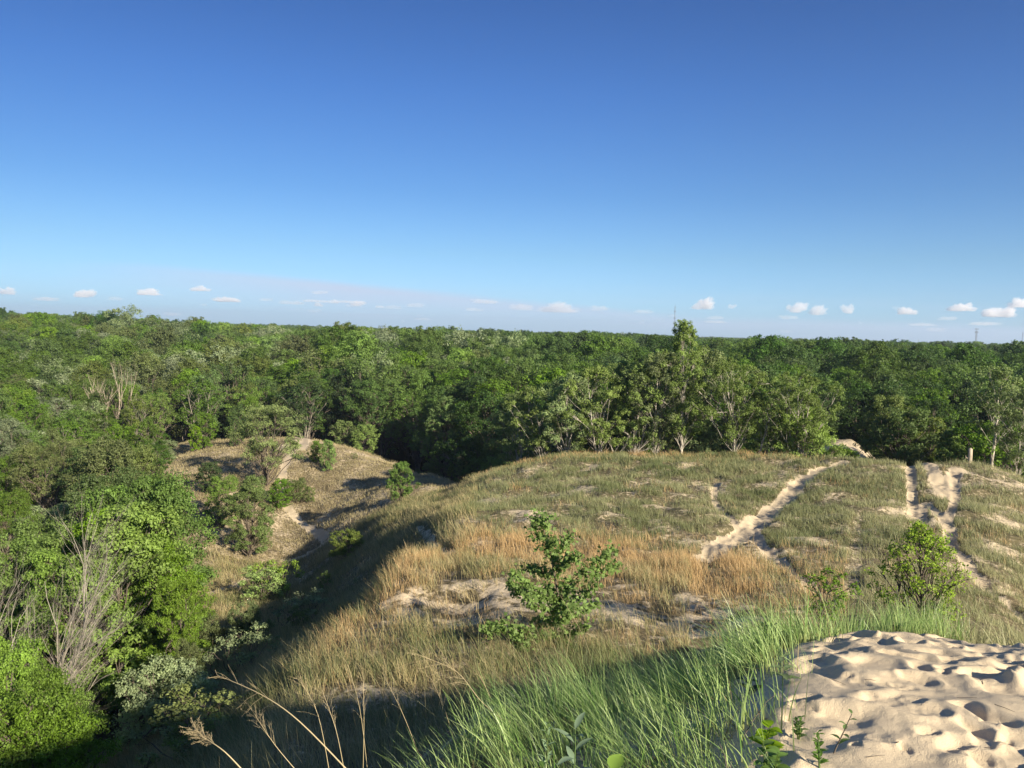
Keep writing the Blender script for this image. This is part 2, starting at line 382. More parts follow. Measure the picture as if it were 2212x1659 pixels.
def blades(P, h, w, lean, segs, var, rg, bend=.4, droop=0.0):
    """ribbon blades; P roots (n,3), h lengths, w widths, lean (n,2) direction * amount; returns V,Q,attrs"""
    n = len(P); ang = rg.uniform(0, 2 * math.pi, n)
    side = np.stack([np.cos(ang), np.sin(ang), np.zeros(n)], 1)
    t = np.linspace(0, 1, segs + 1)
    L = np.concatenate([lean, np.zeros((n, 1))], 1)
    mag = np.linalg.norm(lean, axis=1)
    tt = t[None, :, None]
    up = np.sqrt(np.clip(1 - np.minimum(mag, .95) ** 2, .05, 1))[:, None, None]
    ctr = P[:, None] + h[:, None, None] * (L[:, None] * (tt * (1 - bend) + bend * tt ** 2 * 1.6) + np.array([0, 0, 1.0]) * (up * tt - droop * tt ** 3))
    wd = w[:, None, None] * (1 - tt ** 1.5 * .93) * .5
    V = np.stack([ctr - side[:, None] * wd, ctr + side[:, None] * wd], 2).reshape(-1, 3)
    k = (segs + 1) * 2; i = np.arange(n)[:, None] * k; j = np.arange(segs)[None] * 2
    b = i + j
    Q = np.stack([b, b + 1, b + 3, b + 2], -1).reshape(-1, 4)
    T = np.broadcast_to(t[None, :, None], (n, segs + 1, 2)).reshape(-1)
    return V, Q, np.repeat(var, k), T
def grass_object(name, P, h, w, lean, segs, var, material, rg, bend=.4, droop=0.0, **props):
    V, Q, a, T = blades(P, h, w, lean, segs, var, rg, bend, droop)
    me = mesh(name, V, Q, 4, [material], {'var': a, 't': T})
    return link(name, me, **props)

# ------------------------------------------------------------------ ground mesh
def build_ground():
    th = np.concatenate([np.arange(-180, -40, 4.0), np.arange(-40, -35.5, .5), np.arange(-35.5, 36.5, .1), np.arange(36.5, 42, .5), np.arange(42, 180.1, 4.0)])
    th = R(1) * th; th[-1] = math.pi
    lr = [0.0]
    while lr[-1] < math.log(7000):
        r = math.exp(lr[-1])
        s = .03 if r < 2.2 else .0045 if r < 6.6 else .008 if r < 22 else .004 if r < 64 else .009 if r < 130 else .04
        lr.append(lr[-1] + s)
    rr = np.exp(np.array(lr)); nr, nt_ = len(rr), len(th)
    X = (rr[:, None] * np.sin(th)[None]).ravel(); Y = (rr[:, None] * np.cos(th)[None]).ravel()
    Z = H(X, Y)
    V = np.stack([X, Y, Z], 1)
    i = np.arange(nr - 1)[:, None] * nt_; j = np.arange(nt_ - 1)[None]
    Q = np.stack([i + j, i + j + 1, i + nt_ + j + 1, i + nt_ + j], -1).reshape(-1, 4)[:, ::-1]
    r = np.hypot(X, Y)
    _, pb = path_field(X, Y)
    bare, wood, dry = zones(X, Y, r)
    bare = np.maximum(bare, pb)
    # footprints in the sand of the paths
    foot = (pb > .4) & (r < 60) & (r > 12)
    V[foot, 2] += (.05 * gnoise(X[foot] / .28, Y[foot] / .28, 61) + .03 * gnoise(X[foot] / .13, Y[foot] / .13, 62)) * sstep(.4, .8, pb[foot])
    sm = sandmask(X, Y); sand_v = (sm > 0) & (r < 6.9)
    path_v = (pb > .62) & (r > 12) & (r < 110)
    fs = sand_v[Q].all(1); fp = path_v[Q].all(1) & ~fs
    # centre cap
    for nm, sel, mt_, lab in (('ground', ~fs & ~fp, ground_mat(), None), ('sand', fs, sand_mat('crest sand'), None), ('path', fp, sand_mat('path sand', .82), None)):
        q = Q[sel]; u, inv = np.unique(q, return_inverse=True)
        VV = V[u]; faces = [inv.reshape(q.shape)]
        if nm == 'ground':
            VV = np.concatenate([VV, [[0, 0, Hs(0.01, 0.01)]]]); c = len(VV) - 1
            idx = np.searchsorted(u, np.arange(nt_))
            faces.append(np.stack([idx[1:], idx[:-1], np.full(nt_ - 1, c)], 1)[:, ::-1])
            at = {'bare': np.append(bare[u], .8), 'wood': np.append(wood[u], 0), 'dry': np.append(dry[u], 1)}
        else: at = {}
        me = mesh(nm, VV, faces, 4, [mt_], at, smooth=True)
        link(nm, me, kind='structure', label={'ground': 'rolling grassy dune ground with hollows and wooded valley floor', 'sand': 'pale footprinted sand crest in the lower right corner', 'path': 'sandy footpaths trodden across the grassy dunes'}[nm])
def zones(X, Y, r):
    """bareness, woodland floor and dryness of the ground cover"""
    px, py, zc = project(np.stack([X, Y, H(X, Y, False)], 1))
    px = np.where(zc > 0, px, np.where(X > 0, 2000, -900))
    n = fbm(X / 2.3, Y / 2.3, 3, 71) * .5 + .5
    n2 = fbm(X / 7, Y / 7, 2, 75) * .5 + .5
    bare = np.full_like(X, .30)
    n3 = fbm(X / 1.0, Y / .55, 3, 79) * .5 + .5
    # mound around the sapling: sandy blowout
    mx, my = X - .2, Y - 19.3
    blow = np.exp(-((mx / 4.6) ** 2 + (my / 3.6) ** 2)) * 1.05
    blow = np.maximum(blow, np.exp(-(((X - 4.0) / 3.0) ** 2 + ((Y - 18.0) / 2.6) ** 2)) * 1.0)
    bare = np.maximum(bare, np.clip(blow * (-.1 + 1.45 * n3), 0, 1))
    # shaded hollow below the crest
    hollow = np.exp(-(((X + 2.2) / 2.6) ** 2 + ((Y - 12.2) / 2.2) ** 2)); bare = np.maximum(bare, hollow * (-.1 + .75 * n))
    # bowl of the far-left dune
    bowl = sstep(46, 54, r) * (1 - sstep(112, 120, r)) * sstep(140, 175, px) * (1 - sstep(470, 500, px))
    bare = np.where(bowl > .5, .40 + .45 * (n - .5), bare)
    rim = bowl * np.exp(-((r - np.interp(px, [150, 250, 300, 350, 400, 450], [112, 108, 102, 98, 92, 84])) / 5) ** 2) * sstep(250, 300, px); bare = np.maximum(bare, rim * (.45 + .5 * n))
    bare = np.maximum(bare, .8 * np.exp(-((px - 55) / 60) ** 2 - ((r - 53) / 5) ** 2))
    # right end of the middle dune is sandier
    rt = sstep(820, 960, px) * sstep(40, 50, r) * (1 - sstep(60, 66, r)); bare = np.maximum(bare, rt * (.2 + .45 * n))
    bare = np.maximum(bare, .95 * np.exp(-((px - 850) / 40) ** 2 - ((r - 73) / 6) ** 2))
    md = sstep(24, 30, r) * (1 - sstep(58, 62, r)) * sstep(430, 480, px); bare = np.where(md > .5, np.maximum(bare, .30 + .75 * (n - .45)), bare)
    # crest where the camera stands and behind it
    bare = np.maximum(bare, (1 - sstep(4.0, 8, r)) * .85 * sstep(-1.5, 1.0, X - .15 * Y))
    bare = np.maximum(bare, np.where((Y < 2) & (r < 30), .75 * n + .2, 0))
    # woodland
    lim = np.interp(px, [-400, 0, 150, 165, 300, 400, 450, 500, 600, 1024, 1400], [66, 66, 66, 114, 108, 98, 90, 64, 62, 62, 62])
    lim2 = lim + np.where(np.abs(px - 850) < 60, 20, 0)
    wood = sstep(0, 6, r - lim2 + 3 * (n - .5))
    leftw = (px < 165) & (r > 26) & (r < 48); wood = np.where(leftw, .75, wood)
    dry = np.where(bowl > .3, .85, .45 + .4 * (n2 - .5))
    dry = np.where(r < 32, .8, dry)
    return np.clip(bare, 0, 1), np.clip(wood, 0, 1), np.clip(dry, 0, 1)
build_ground()

# ------------------------------------------------------------------ tree building
LEAFC = {
 'mid':    ('mid green', (.105, .180, .027)),
 'dark':   ('dark green', (.060, .115, .022)),
 'bright': ('bright green', (.15, .25, .026)),
 'olive':  ('olive green', (.14, .175, .045)),
 'fresh':  ('yellowish green', (.20, .29, .045)),
 'silver': ('silvery grey-green', (.22, .27, .13)),
 'poplar': ('soft green', (.19, .255, .07)),
 'pine':   ('blackish green', (.016, .036, .018)),
}
LM = {}
def leafm(k):
    if k not in LM: LM[k] = leaf_mat('leaves ' + LEAFC[k][0], LEAFC[k][1], hue=.012 if k != 'pine' else 0)
    return LM[k]
BARK = bark_mat('grey brown bark', (.085, .068, .05), (.16, .13, .10))
THINB = bark_mat('dusty bark', (.26, .23, .18), (.14, .12, .09))
PALE = bark_mat('pale poplar bark', (.46, .42, .34), (.20, .17, .13), 5, .6)
DEADB = bark_mat('bleached dead wood', (.42, .35, .25), (.27, .22, .16), 8)

GREYB = bark_mat('pale grey bark', (.40, .355, .28), (.27, .24, .19), 8)
def wander(a, b, n, amp, rg, sag=0.0):
    a = np.array(a, float); b = np.array(b, float); t = np.linspace(0, 1, n)[:, None]
    L = np.linalg.norm(b - a)
    P = a + (b - a) * t + np.cumsum(rg.normal(size=(n, 3)), 0) * amp * L / n * np.minimum(1, t * 4)
    P[:, 2] += -sag * L * np.sin(t[:, 0] * math.pi)
    P[-1] = b; P[0] = a; return P
def env_r(shape, t):
    if shape == 'round': return max(0, 1 - abs(2 * (t - .42) / 1.16) ** 2.2) ** .55
    if shape == 'dome':  return max(0, 1 - (max(t - .25, 0) / .75) ** 2.4) ** .6 * (.75 + .25 * min(1, t / .25))
    if shape == 'cone':  return max(.05, (1 - t) ** .85) * (1 if t > .08 else .8)
    if shape == 'vase':  return (.25 + .75 * min(1, t / .55)) * max(0, 1 - (max(t - .55, 0) / .45) ** 2.2) ** .6
    if shape == 'column': return (.55 + .45 * min(1, t / .3)) * max(0.05, 1 - (max(t - .45, 0) / .55) ** 1.7) ** .8
    if shape == 'bush':  return max(0, 1 - t ** 2.2) ** .55
    return 1
PROTO = {}
def proto(key, seed, Hh, W, base, ncl, crad, nsub, nleaf, lsize, tr, shape='round', stems=1, spread=.0, bark=None, aspect=.62, thin=1.0, lean=(0, 0), vleaf=.5, up=.3):
    rg = np.random.default_rng(seed); T = Geo(); L = Geo(); S_ = []
    for k_ in range(stems):
        a = rg.uniform(0, 6.28) if stems > 1 else 0; a = a * .4 + k_ * 6.28 / stems
        top = np.array([lean[0] + spread * math.cos(a), lean[1] + spread * math.sin(a), Hh * (rg.uniform(.78, .95) if k_ else .93)])
        st = np.array([.12 * math.cos(a) * (stems > 1), .12 * math.sin(a) * (stems > 1), -.35])
        P = wander(st, top, 12, .10, rg); P[:, 0:2] -= (np.array(top[:2]) * .28 * np.sin(np.linspace(0, math.pi, 12)))[:, None] if False else 0
        S_.append(P); q = np.linspace(0, 1, 12); T.tube(P, tr * (.75 if stems > 1 else 1) * (1.25 * (1 - q) ** .8 + .08), 7)
    zb = Hh * base; lob = [rg.uniform(.72, 1.18) for _ in range(9)]
    for c in range(ncl):
        t = (c + rg.uniform(.1, .9)) / ncl; t = t ** .85
        az = c * 2.39996 + rg.normal() * .45
        lf = lob[int((az % 6.2832) / 6.2832 * 9) % 9] * rg.uniform(.82, 1.12)
        er = W * .5 * env_r(shape, t) * lf
        rad = er * (rg.uniform(.35, .95) if c % 3 == 0 else rg.uniform(.72, 1.0))
        z = zb + (Hh - zb) * t * .96
        sp = S_[c % stems]; ii = min(11, max(1, int(11 * z / (sp[-1][2] + .01)))) ; axis = sp[min(ii, 11)]
        C_ = np.array([axis[0] + rad * math.cos(az), axis[1] + rad * math.sin(az), z])
        za = max(zb * .45, z - rad * rg.uniform(.5, .9) - .1 * Hh * (shape != 'cone')); jj = min(10, max(1, int(11 * za / (sp[-1][2] + .01))))
        A0 = sp[jj]; ln = np.linalg.norm(C_ - A0)
        P = wander(A0, C_, 6, .22, rg, sag=-.06); r1 = tr * .42 * (1 - jj / 13) * min(1, ln / (W * .3)) + .008
        r1 *= .6 if bark is PALE else 1; T.tube(P, np.linspace(r1, r1 * .25 + .004, 6), 4)
        cr = crad * rg.uniform(.65, 1.25)
        # twigs and sprays
        d = rg.normal(size=(nsub, 3)); d[:, 2] = d[:, 2] * .8 + .25; d /= np.linalg.norm(d, axis=1)[:, None]
        o = np.array([math.cos(az), math.sin(az), .3]); d = d + o * .35 * rg.uniform(0, 1, (nsub, 1))
        sc = C_ + d * cr * rg.uniform(.45, 1.0, (nsub, 1)) * np.array([1, 1, .78])
        for s_ in range(0, nsub, 3): T.tube(np.array([P[-2], (P[-1] + sc[s_]) / 2, sc[s_]]), [.35 * r1 + .004, .2 * r1 + .003, .003], 3)
        nl = int(nleaf * thin * rg.uniform(.7, 1.2)); idx = np.repeat(np.arange(nsub), nl)
        g = rg.normal(size=(len(idx), 3)); g /= (np.linalg.norm(g, axis=1)[:, None]); g *= rg.uniform(0, 1, (len(idx), 1)) ** .5
        P_ = sc[idx] + g * cr * .42 * np.array([1, 1, .7])
        Nn = g * .6 + (P_ - C_) / cr * .5 + np.array([0, 0, up]) + rg.normal(size=g.shape) * .45
        cl = rg.normal() * .13
        var = vleaf + cl + (rg.normal(size=nsub) * .12)[idx] + rg.normal(size=len(idx)) * .14
        L.leaves(P_, Nn, lsize * rg.uniform(.65, 1.25, len(idx)), rg, aspect, var)
    PROTO[key] = dict(trunk=T.build('trunk', [bark or BARK], True), crown=L, H=Hh, W=W, var={}, lean=lean)
def crown_mesh(key, mk):
    p = PROTO[key]
    if mk not in p['var']:
        if not p['var']: p['var'][mk] = p['crown'].build('crown', [leafm(mk)])
        else:
            me = next(iter(p['var'].values())).copy(); me.materials.clear(); me.materials.append(leafm(mk)); p['var'][mk] = me
    return p['var'][mk]
THINGS = []
def put(key, mk, x, y, s, name, label, cat, group=None, rz=None, sink=.12, sz=1.0, tilt=(0, 0), z=None):
    root = bpy.data.objects.new(name, None); COL.objects.link(root)
    root.location = (x, y, (Hs(x, y) if z is None else z) - sink); root.rotation_euler = (tilt[0], tilt[1], random.uniform(0, 6.28) if rz is None else rz); root.scale = (s, s, s * sz)
    root.empty_display_size = .3
    t = link('trunk', PROTO[key]['trunk'], root)
    c = link('crown', crown_mesh(key, mk), root)
    root['label'] = label; root['category'] = cat
    if group: root['group'] = group
    return root, c
def base_xy(px, r):
    """a point r metres away in the direction of the photograph's column px"""
    d = ray(px, 440); h_ = math.hypot(d[0], d[1]); return d[0] / h_ * r, d[1] / h_ * r
def base_hit(px, py, rmin=8):
    return hit(px, py, rmin)
def top_scale(key, x, y, pytop, px=None):
    """scale so that the tree's top comes to that height in view"""
    r = math.hypot(x, y); pxx = project([[x, y, -5]])[0][0]
    return (z_at(pxx, pytop, r) - Hs(x, y)) / PROTO[key]['H']

# forest kinds (real sizes; the leaves stand for sprays at these distances)
proto('oak',    11, 15, 9.5, .30, 46, 1.35, 13, 32, .23, .26, 'dome')
proto('maple',  12, 16, 8.5, .26, 46, 1.25, 13, 32, .23, .24, 'round')
proto('ash',    13, 16, 7.0, .30, 40, 1.15, 12, 32, .22, .22, 'vase', stems=2, spread=1.3)
proto('elm',    14, 17, 10., .35, 54, 1.3, 12, 30, .23, .28, 'dome', stems=2, spread=2.0)
proto('hickory',15, 14, 6.5, .20, 38, 1.05, 12, 32, .21, .2, 'column')
proto('willow', 16, 11, 7.5, .12, 44, 1.05, 12, 28, .20, .2, 'round', stems=3, spread=1.6)
proto('thin',   17, 11, 6.4, .25, 42, .95, 12, 17, .22, .13, 'vase', stems=3, spread=1.6, bark=THINB)
proto('pine',   18, 15, 5.5, .12, 60, .85, 10, 18, .26, .2, 'cone', aspect=.25)
# poplars of the middle dune crest
proto('poplar', 21, 9.2, 4.4, .14, 60, .58, 13, 31, .125, .088, 'column', stems=2, spread=.55, bark=PALE, vleaf=.5)
proto('poplar2',22, 6.6, 5.2, .14, 58, .58, 13, 31, .12, .066, 'round', stems=3, spread=1.1, bark=PALE)
proto('poplar3',23, 7.0, 5.4, .18, 58, .58, 13, 31, .12, .07, 'vase', stems=3, spread=1.5, bark=PALE)
proto('lollipop',24, 7.6, 2.8, .5, 24, .55, 12, 22, .13, .09, 'round', stems=1, bark=PALE, lean=(.3, 0))
# near trees and shrubs
proto('near',   31, 7.0, 4.6, .10, 70, .62, 15, 42, .105, .10, 'round', stems=3, spread=.9, up=.4)
proto('near2',  32, 7.4, 4.0, .06, 66, .60, 15, 42, .105, .10, 'column', stems=2, spread=.8, up=.4)
proto('young',  33, 4.0, 3.2, .10, 50, .46, 13, 32, .10, .06, 'round', stems=2, spread=.4)
proto('cone',   34, 3.6, 2.2, .06, 36, .34, 12, 20, .09, .05, 'cone')
proto('bush',   35, 2.2, 2.8, .02, 50, .40, 13, 30, .075, .03, 'bush', stems=5, spread=.7)
proto('leafy',  36, 1.6, 1.7, .10, 26, .26, 10, 16, .065, .018, 'bush', stems=4, spread=.5)
proto('vasetree',37, 6.5, 5.2, .30, 60, .6, 14, 30, .10, .10, 'dome', stems=3, spread=1.3)
proto('cottonwood',38, 2.3, 1.45, .10, 84, .20, 9, 10, .040, .011, 'column', stems=1, aspect=.85, lean=(-.22, 0))
proto('shoot',  41, 1.6, 1.0, .30, 30, .16, 8, 9, .042, .010, 'vase', stems=3, spread=.25, aspect=.85)
proto('weedy',  39, 1.0, .7, .1, 20, .12, 8, 8, .05, .012, 'bush', stems=3, spread=.2, aspect=.5)

# ------------------------------------------------------------------ named trees (measured off the photograph)
G_POP = 'white-stemmed poplars along the dune crest'
def crest(key, mk, px, r, pytop, label, name='poplar_tree', cat='tree', group=G_POP, rz=None, tilt=(0, 0), sxy=1.0):
    x, y = base_xy(px, r); s = top_scale(key, x, y, pytop)
    root, c = put(key, mk, x, y, s, name, label, cat, group, rz, tilt=tilt)
    root.scale = (s * sxy, s * sxy, s); THINGS.append((x, y)); return root
crest('poplar', 'poplar', 683, 57, 317, 'tallest poplar on the dune crest, its top above the horizon', rz=.4, sxy=.72)
crest('poplar', 'poplar', 655, 57.5, 348, 'slim poplar just left of the tallest poplar', rz=2.2, tilt=(0, -.08), sxy=.9)
crest('poplar2', 'poplar', 636, 58, 362, 'poplar leaning left with a forked pale trunk beside dead low branches', rz=3.6, tilt=(0, -.1), sxy=.95)
crest('poplar2', 'poplar', 600, 57.5, 366, 'round poplar with a cluster of white stems over orange grass', rz=1.1, sxy=1.0)
crest('poplar2', 'poplar', 566, 58, 371, 'poplar with two bent white trunks, second from the crest\'s left end', rz=5.0, tilt=(0, -.1), sxy=1.0)
crest('poplar3', 'poplar', 545, 59, 385, 'poplar at the left end of the crest with a leaning white trunk', rz=.2, tilt=(0, -.12), sxy=.9)
crest('poplar', 'poplar', 617, 62, 360, 'slender poplar half hidden behind the cluster of white stems', rz=4.4, sxy=.9)
crest('poplar2', 'poplar', 578, 60, 374, 'soft green poplar filling the gap left of the cluster of white stems', rz=2.5, sxy=1.0)
crest('poplar', 'poplar', 628, 60.5, 358, 'upright poplar between the white-stem cluster and the forked poplar', rz=5.5, sxy=1.0)
crest('poplar2', 'poplar', 664, 61, 352, 'poplar filling in behind the slim one beside the tallest', rz=.9, sxy=.9)
crest('poplar2', 'poplar', 708, 60, 348, 'poplar close to the right side of the tallest poplar', rz=3.0, sxy=.9)
crest('poplar2', 'poplar', 772, 60, 374, 'low poplar behind the thin right-leaning sapling', rz=4.2, sxy=.9)
crest('poplar2', 'poplar', 523, 62, 392, 'leafy poplar low at the far left foot of the crest', rz=1.9, sxy=1.0)
crest('poplar3', 'poplar', 738, 57, 358, 'spreading dark-stemmed tree leaning left, right of the tallest poplar', rz=1.2, tilt=(0, -.14), sxy=.9)
crest('lollipop', 'poplar', 758, 57.5, 385, 'thin sapling leaning right between two spreading crest trees', rz=.0, tilt=(0, .16), sxy=1.1)
crest('poplar3', 'poplar', 800, 57, 371, 'wide-crowned tree with crooked grey limbs at the crest path head', rz=2.7, tilt=(0, .05), sxy=.98)
crest('bush', 'poplar', 806, 57.5, 408, 'leafy thicket at the foot of the wide-crowned crest tree', name='shrub', cat='shrub', group=None, sxy=.8)
crest('bush', 'poplar', 700, 58.5, 420, 'leafy thicket at the foot of the tallest poplar', name='shrub', cat='shrub', group=None, sxy=.8)
crest('bush', 'bright', 843, 58.5, 446, 'small round bright green bush on the crest beside the dark bare hollow', name='shrub', cat='shrub', group=None, sxy=1.0)
crest('bush', 'mid', 590, 61, 425, 'low dark thicket behind the white poplar stems', name='shrub', cat='shrub', group=None, sxy=1.0)
crest('lollipop', 'poplar', 991, 60, 366, 'tall bare-trunked poplar with a small round head near the right edge', rz=.5, tilt=(0, -.05), sxy=1.15)
crest('poplar3', 'poplar', 1018, 57, 385, 'multi-stemmed poplar cut by the right edge', rz=4.0, tilt=(0, .1), sxy=.9)
crest('cone', 'bright', 952, 62, 428, 'young fresh green tree beside the weathered post', name='young_tree', group=None, sxy=1.2)
crest('bush', 'mid', 1003, 63, 425, 'dark bush below the bare-trunked poplar', name='shrub', cat='shrub', group=None, sxy=1.0)
crest('young', 'mid', 905, 66, 408, 'small green tree beyond the right part of the crest', name='young_tree', group=None, sxy=1.0)
crest('young', 'olive', 925, 68, 415, 'olive tree right of the small green tree beyond the crest', name='young_tree', group=None, sxy=1.0)
crest('young', 'olive', 885, 70, 395, 'slim olive tree standing beside the bare sandy hollow', name='young_tree', group=None, sxy=.8)
# ravine edge between the two dunes
crest('maple', 'mid', 448, 98, 396, 'spreading oak at the wood\'s edge above the saddle', name='oak_tree', group=None, sxy=.85)
crest('cone', 'olive', 463, 82, 450, 'pale cone-shaped young tree at the saddle between the dunes', name='young_tree', group=None, sxy=1.0)
crest('cone', 'olive', 452, 84, 462, 'shorter pale young tree left of the cone-shaped one', name='young_tree', group=None, sxy=1.0)
crest('young', 'mid', 480, 80, 458, 'low green bush on the saddle right of the cone-shaped tree', name='shrub', cat='shrub', group=None, sxy=1.0)
crest('bush', 'bright', 505, 74, 458, 'bright bush under the trees at the crest\'s left foot', name='shrub', cat='shrub', group=None, sxy=1.0)
crest('bush', 'mid', 432, 90, 462, 'small bush at the dark wood\'s edge behind the far dune', name='shrub', cat='shrub', group=None, sxy=1.0)
crest('young', 'fresh', 366, 104, 424, 'bright yellow-green bush behind the far dune\'s sandy rim', name='shrub', cat='shrub', group=None, sxy=1.0)
crest('young', 'fresh', 345, 108, 420, 'yellow-green bush at the left of the far dune\'s rim', name='shrub', cat='shrub', group=None, sxy=1.0)
# bowl of the far dune
def bowl(key, mk, px, pyb, pyt, name, label, cat='tree', sxy=1.0, group=None):
    x, y = base_hit(px, pyb, 40); s = top_scale(key, x, y, pyt); root, c = put(key, mk, x, y, s, name, label, cat, group)
    root.scale = (s * sxy, s * sxy, s); THINGS.append((x, y)); return root
bowl('young', 'mid', 400, 499, 461, 'young_tree', 'lone round young tree on the open slope of the far dune', sxy=.85)
bowl('young', 'bright', 328, 472, 439, 'young_tree', 'slim bright tree on the far dune\'s top beside the sandy rim', sxy=.6)
bowl('young', 'bright', 316, 466, 440, 'young_tree', 'small bright tree touching the path top of the far dune', sxy=.7)
bowl('leafy', 'bright', 354, 462, 452, 'shrub', 'tiny bright bush alone near the far dune\'s crest', 'shrub', .8)
bowl('vasetree', 'poplar', 265, 489, 404, 'tall_tree', 'tall grey-green tree with bare forked stems on the far dune', sxy=.95)
bowl('young', 'dark', 210, 494, 461, 'shrub', 'dark bush behind the big bright bush on the far slope', 'shrub', 1.0)
bowl('near', 'bright', 222, 528, 474, 'leafy_tree', 'bushy green tree left of the big bright tree on the far slope', sxy=.85)
bowl('near2', 'fresh', 248, 558, 474, 'leafy_tree', 'big bright green bushy tree low on the far dune\'s slope', sxy=.95)
bowl('young', 'mid', 280, 508, 478, 'shrub', 'green bush at the right shoulder of the big bright tree', 'shrub', .9)
bowl('bush', 'olive', 297, 503, 478, 'shrub', 'sparse olive bush right of the far dune\'s footpath', 'shrub', .8)
bowl('leafy', 'olive', 312, 503, 486, 'shrub', 'thin upright shrub right of the sparse olive bush', 'shrub', .5)
bowl('bush', 'silver', 162, 463, 440, 'shrub', 'silvery bush at the wood\'s edge on the far dune\'s left', 'shrub', .9)
bowl('young', 'bright', 196, 452, 425, 'young_tree', 'small green tree where the far dune meets the wood', sxy=.6)
bowl('young', 'mid', 205, 450, 412, 'young_tree', 'green tree at the wood\'s edge left of the tall grey-green tree', sxy=.8)
bowl('near2', 'mid', 236, 448, 404, 'young_tree', 'narrow tree just left of the tall grey-green tree', sxy=.7)
# flank shrubs on the slope below the crest
def flank(key, mk, px, r, pyt, label, name='shrub', cat='shrub', sxy=1.0, group=None, rz=None):
    x, y = base_xy(px, r); s = top_scale(key, x, y, pyt); root, c = put(key, mk, x, y, s, name, label, cat, group, rz)
    root.scale = (s * sxy, s * sxy, s); THINGS.append((x, y)); return root
flank('bush', 'silver', 250, 33, 602, 'round silvery shrub on the dark slope above the upright leafy one', sxy=.75)
flank('leafy', 'silver', 242, 24.5, 625, 'upright pale leafy shrub on the dark slope', sxy=1.1)
flank('leafy', 'silver', 305, 34, 590, 'spreading silver-leaved shrub in the dark gully', sxy=1.3)
flank('leafy', 'olive', 298, 31, 606, 'low plant just below the spreading silver-leaved shrub', 'plant', 'plant')
flank('leafy', 'mid', 329, 40, 570, 'small upright plant at the top of the dark gully', 'plant', 'plant', .6)
flank('leafy', 'silver', 358, 36, 575, 'thin silvery plant at the edge of the tan grass', 'plant', 'plant', .6)
flank('bush', 'olive', 198, 33, 615, 'grey-green thicket between the near trees and the round silvery shrub', sxy=1.1)
flank('bush', 'olive', 352, 48, 530, 'soft pale bush high on the flank below the saddle', sxy=1.1)
flank('leafy', 'fresh', 275, 47, 561, 'line of low bright leaves beside the lower footpath', sxy=1.1)
flank('leafy', 'fresh', 258, 46, 568, 'low bright shrub at the left end of the line of bright leaves', sxy=1.4)
flank('near2', 'olive', 190, 24, 636, 'bushy dull green shrub right of the near bright trees', sxy=.75)
flank('bush', 'silver', 172, 23, 660, 'dull bush at the foot of the near bright trees', sxy=1.0)
flank('leafy', 'olive', 186, 15.5, 694, 'sprawling leafy plant low on the shaded slope near the bottom', 'plant', 'plant', 1.6)
flank('leafy', 'fresh', 205, 15, 716, 'yellow-green plant low on the shaded slope', 'plant', 'plant', 1.2)
# near left trees
G_NEAR = 'bright leafy trees on the near left'
def near(key, mk, px, r, pyt, label, sxy=1.0, rz=None):
    return flank(key, mk, px, r, pyt, label, 'leafy_tree', 'tree', sxy, G_NEAR, rz)
near('near2', 'bright', 128, 30, 500, 'large bright green tree right of the bare grey tree, nearest of the leafy ones', .98, .5)
near('near2', 'mid', 152, 33, 474, 'bright tree forming the right edge of the near left wood', .75, 2.0)
near('near', 'bright', 74, 30, 545, 'bright tree whose crown shows through the bare grey branches', .85, 1.3)
near('near2', 'bright', 168, 30, 535, 'bright columnar tree at the right edge of the near left mass', .8, 4.4)
near('near2', 'bright', 92, 34, 508, 'bright tree directly behind the bare grey tree', .85, 1.0)
near('near', 'bright', 40, 35, 522, 'bright tree left of the bare grey tree', .9, 4.0)
near('near', 'mid', -5, 33, 540, 'green tree cut by the left edge behind the bare tree', .9, 5.0)
near('near', 'bright', 47, 21.5, 690, 'low bright green bush at the foot of the bare grey tree', .9, 3.0)
near('near', 'bright', 52, 15, 700, 'low bright leaves at the bottom edge below the bare grey tree', .9, 1.0)
near('near', 'bright', 5, 15.5, 668, 'bright leaves filling the bottom left corner', .8, 2.0)
near('near2', 'bright', 178, 27, 575, 'lower right shoulder of the near bright trees', .8, 3.0)
near('near', 'bright', 0, 21, 640, 'bright bush at the left edge above the bottom corner', .7, 3.6)
near('near', 'mid', 126, 42, 478, 'mid green tree above the right edge of the near wood', .95, 2.5)
near('near2', 'mid', 108, 47, 470, 'mid green tree right of the sandy knoll', .95, 3.0)
near('near', 'olive', 116, 58, 438, 'dense tree left of the far dune\'s open slope', .95, .3)
near('near', 'mid', 98, 60, 446, 'green tree second left of the far dune\'s open slope', 1.0, .9)
near('near2', 'olive', 134, 64, 446, 'olive tree whose edge meets the far dune\'s open slope', .9, 2.9)
near('vasetree', 'olive', 48, 64, 440, 'grey-green open tree above the sandy knoll', 1.0, 1.5)
near('near', 'bright', 2, 49, 488, 'bright tree at the left edge beside the sandy knoll', .8, 1.9)
near('bush', 'silver', 50, 53, 505, 'small dusty bush on the sandy knoll', .9, 1.9)
near('near', 'mid', 16, 66, 455, 'green tree behind the knoll near the left edge', .9, 5.5)
near('near2', 'olive', 75, 68, 442, 'olive tree behind the knoll', .9, 4.5)

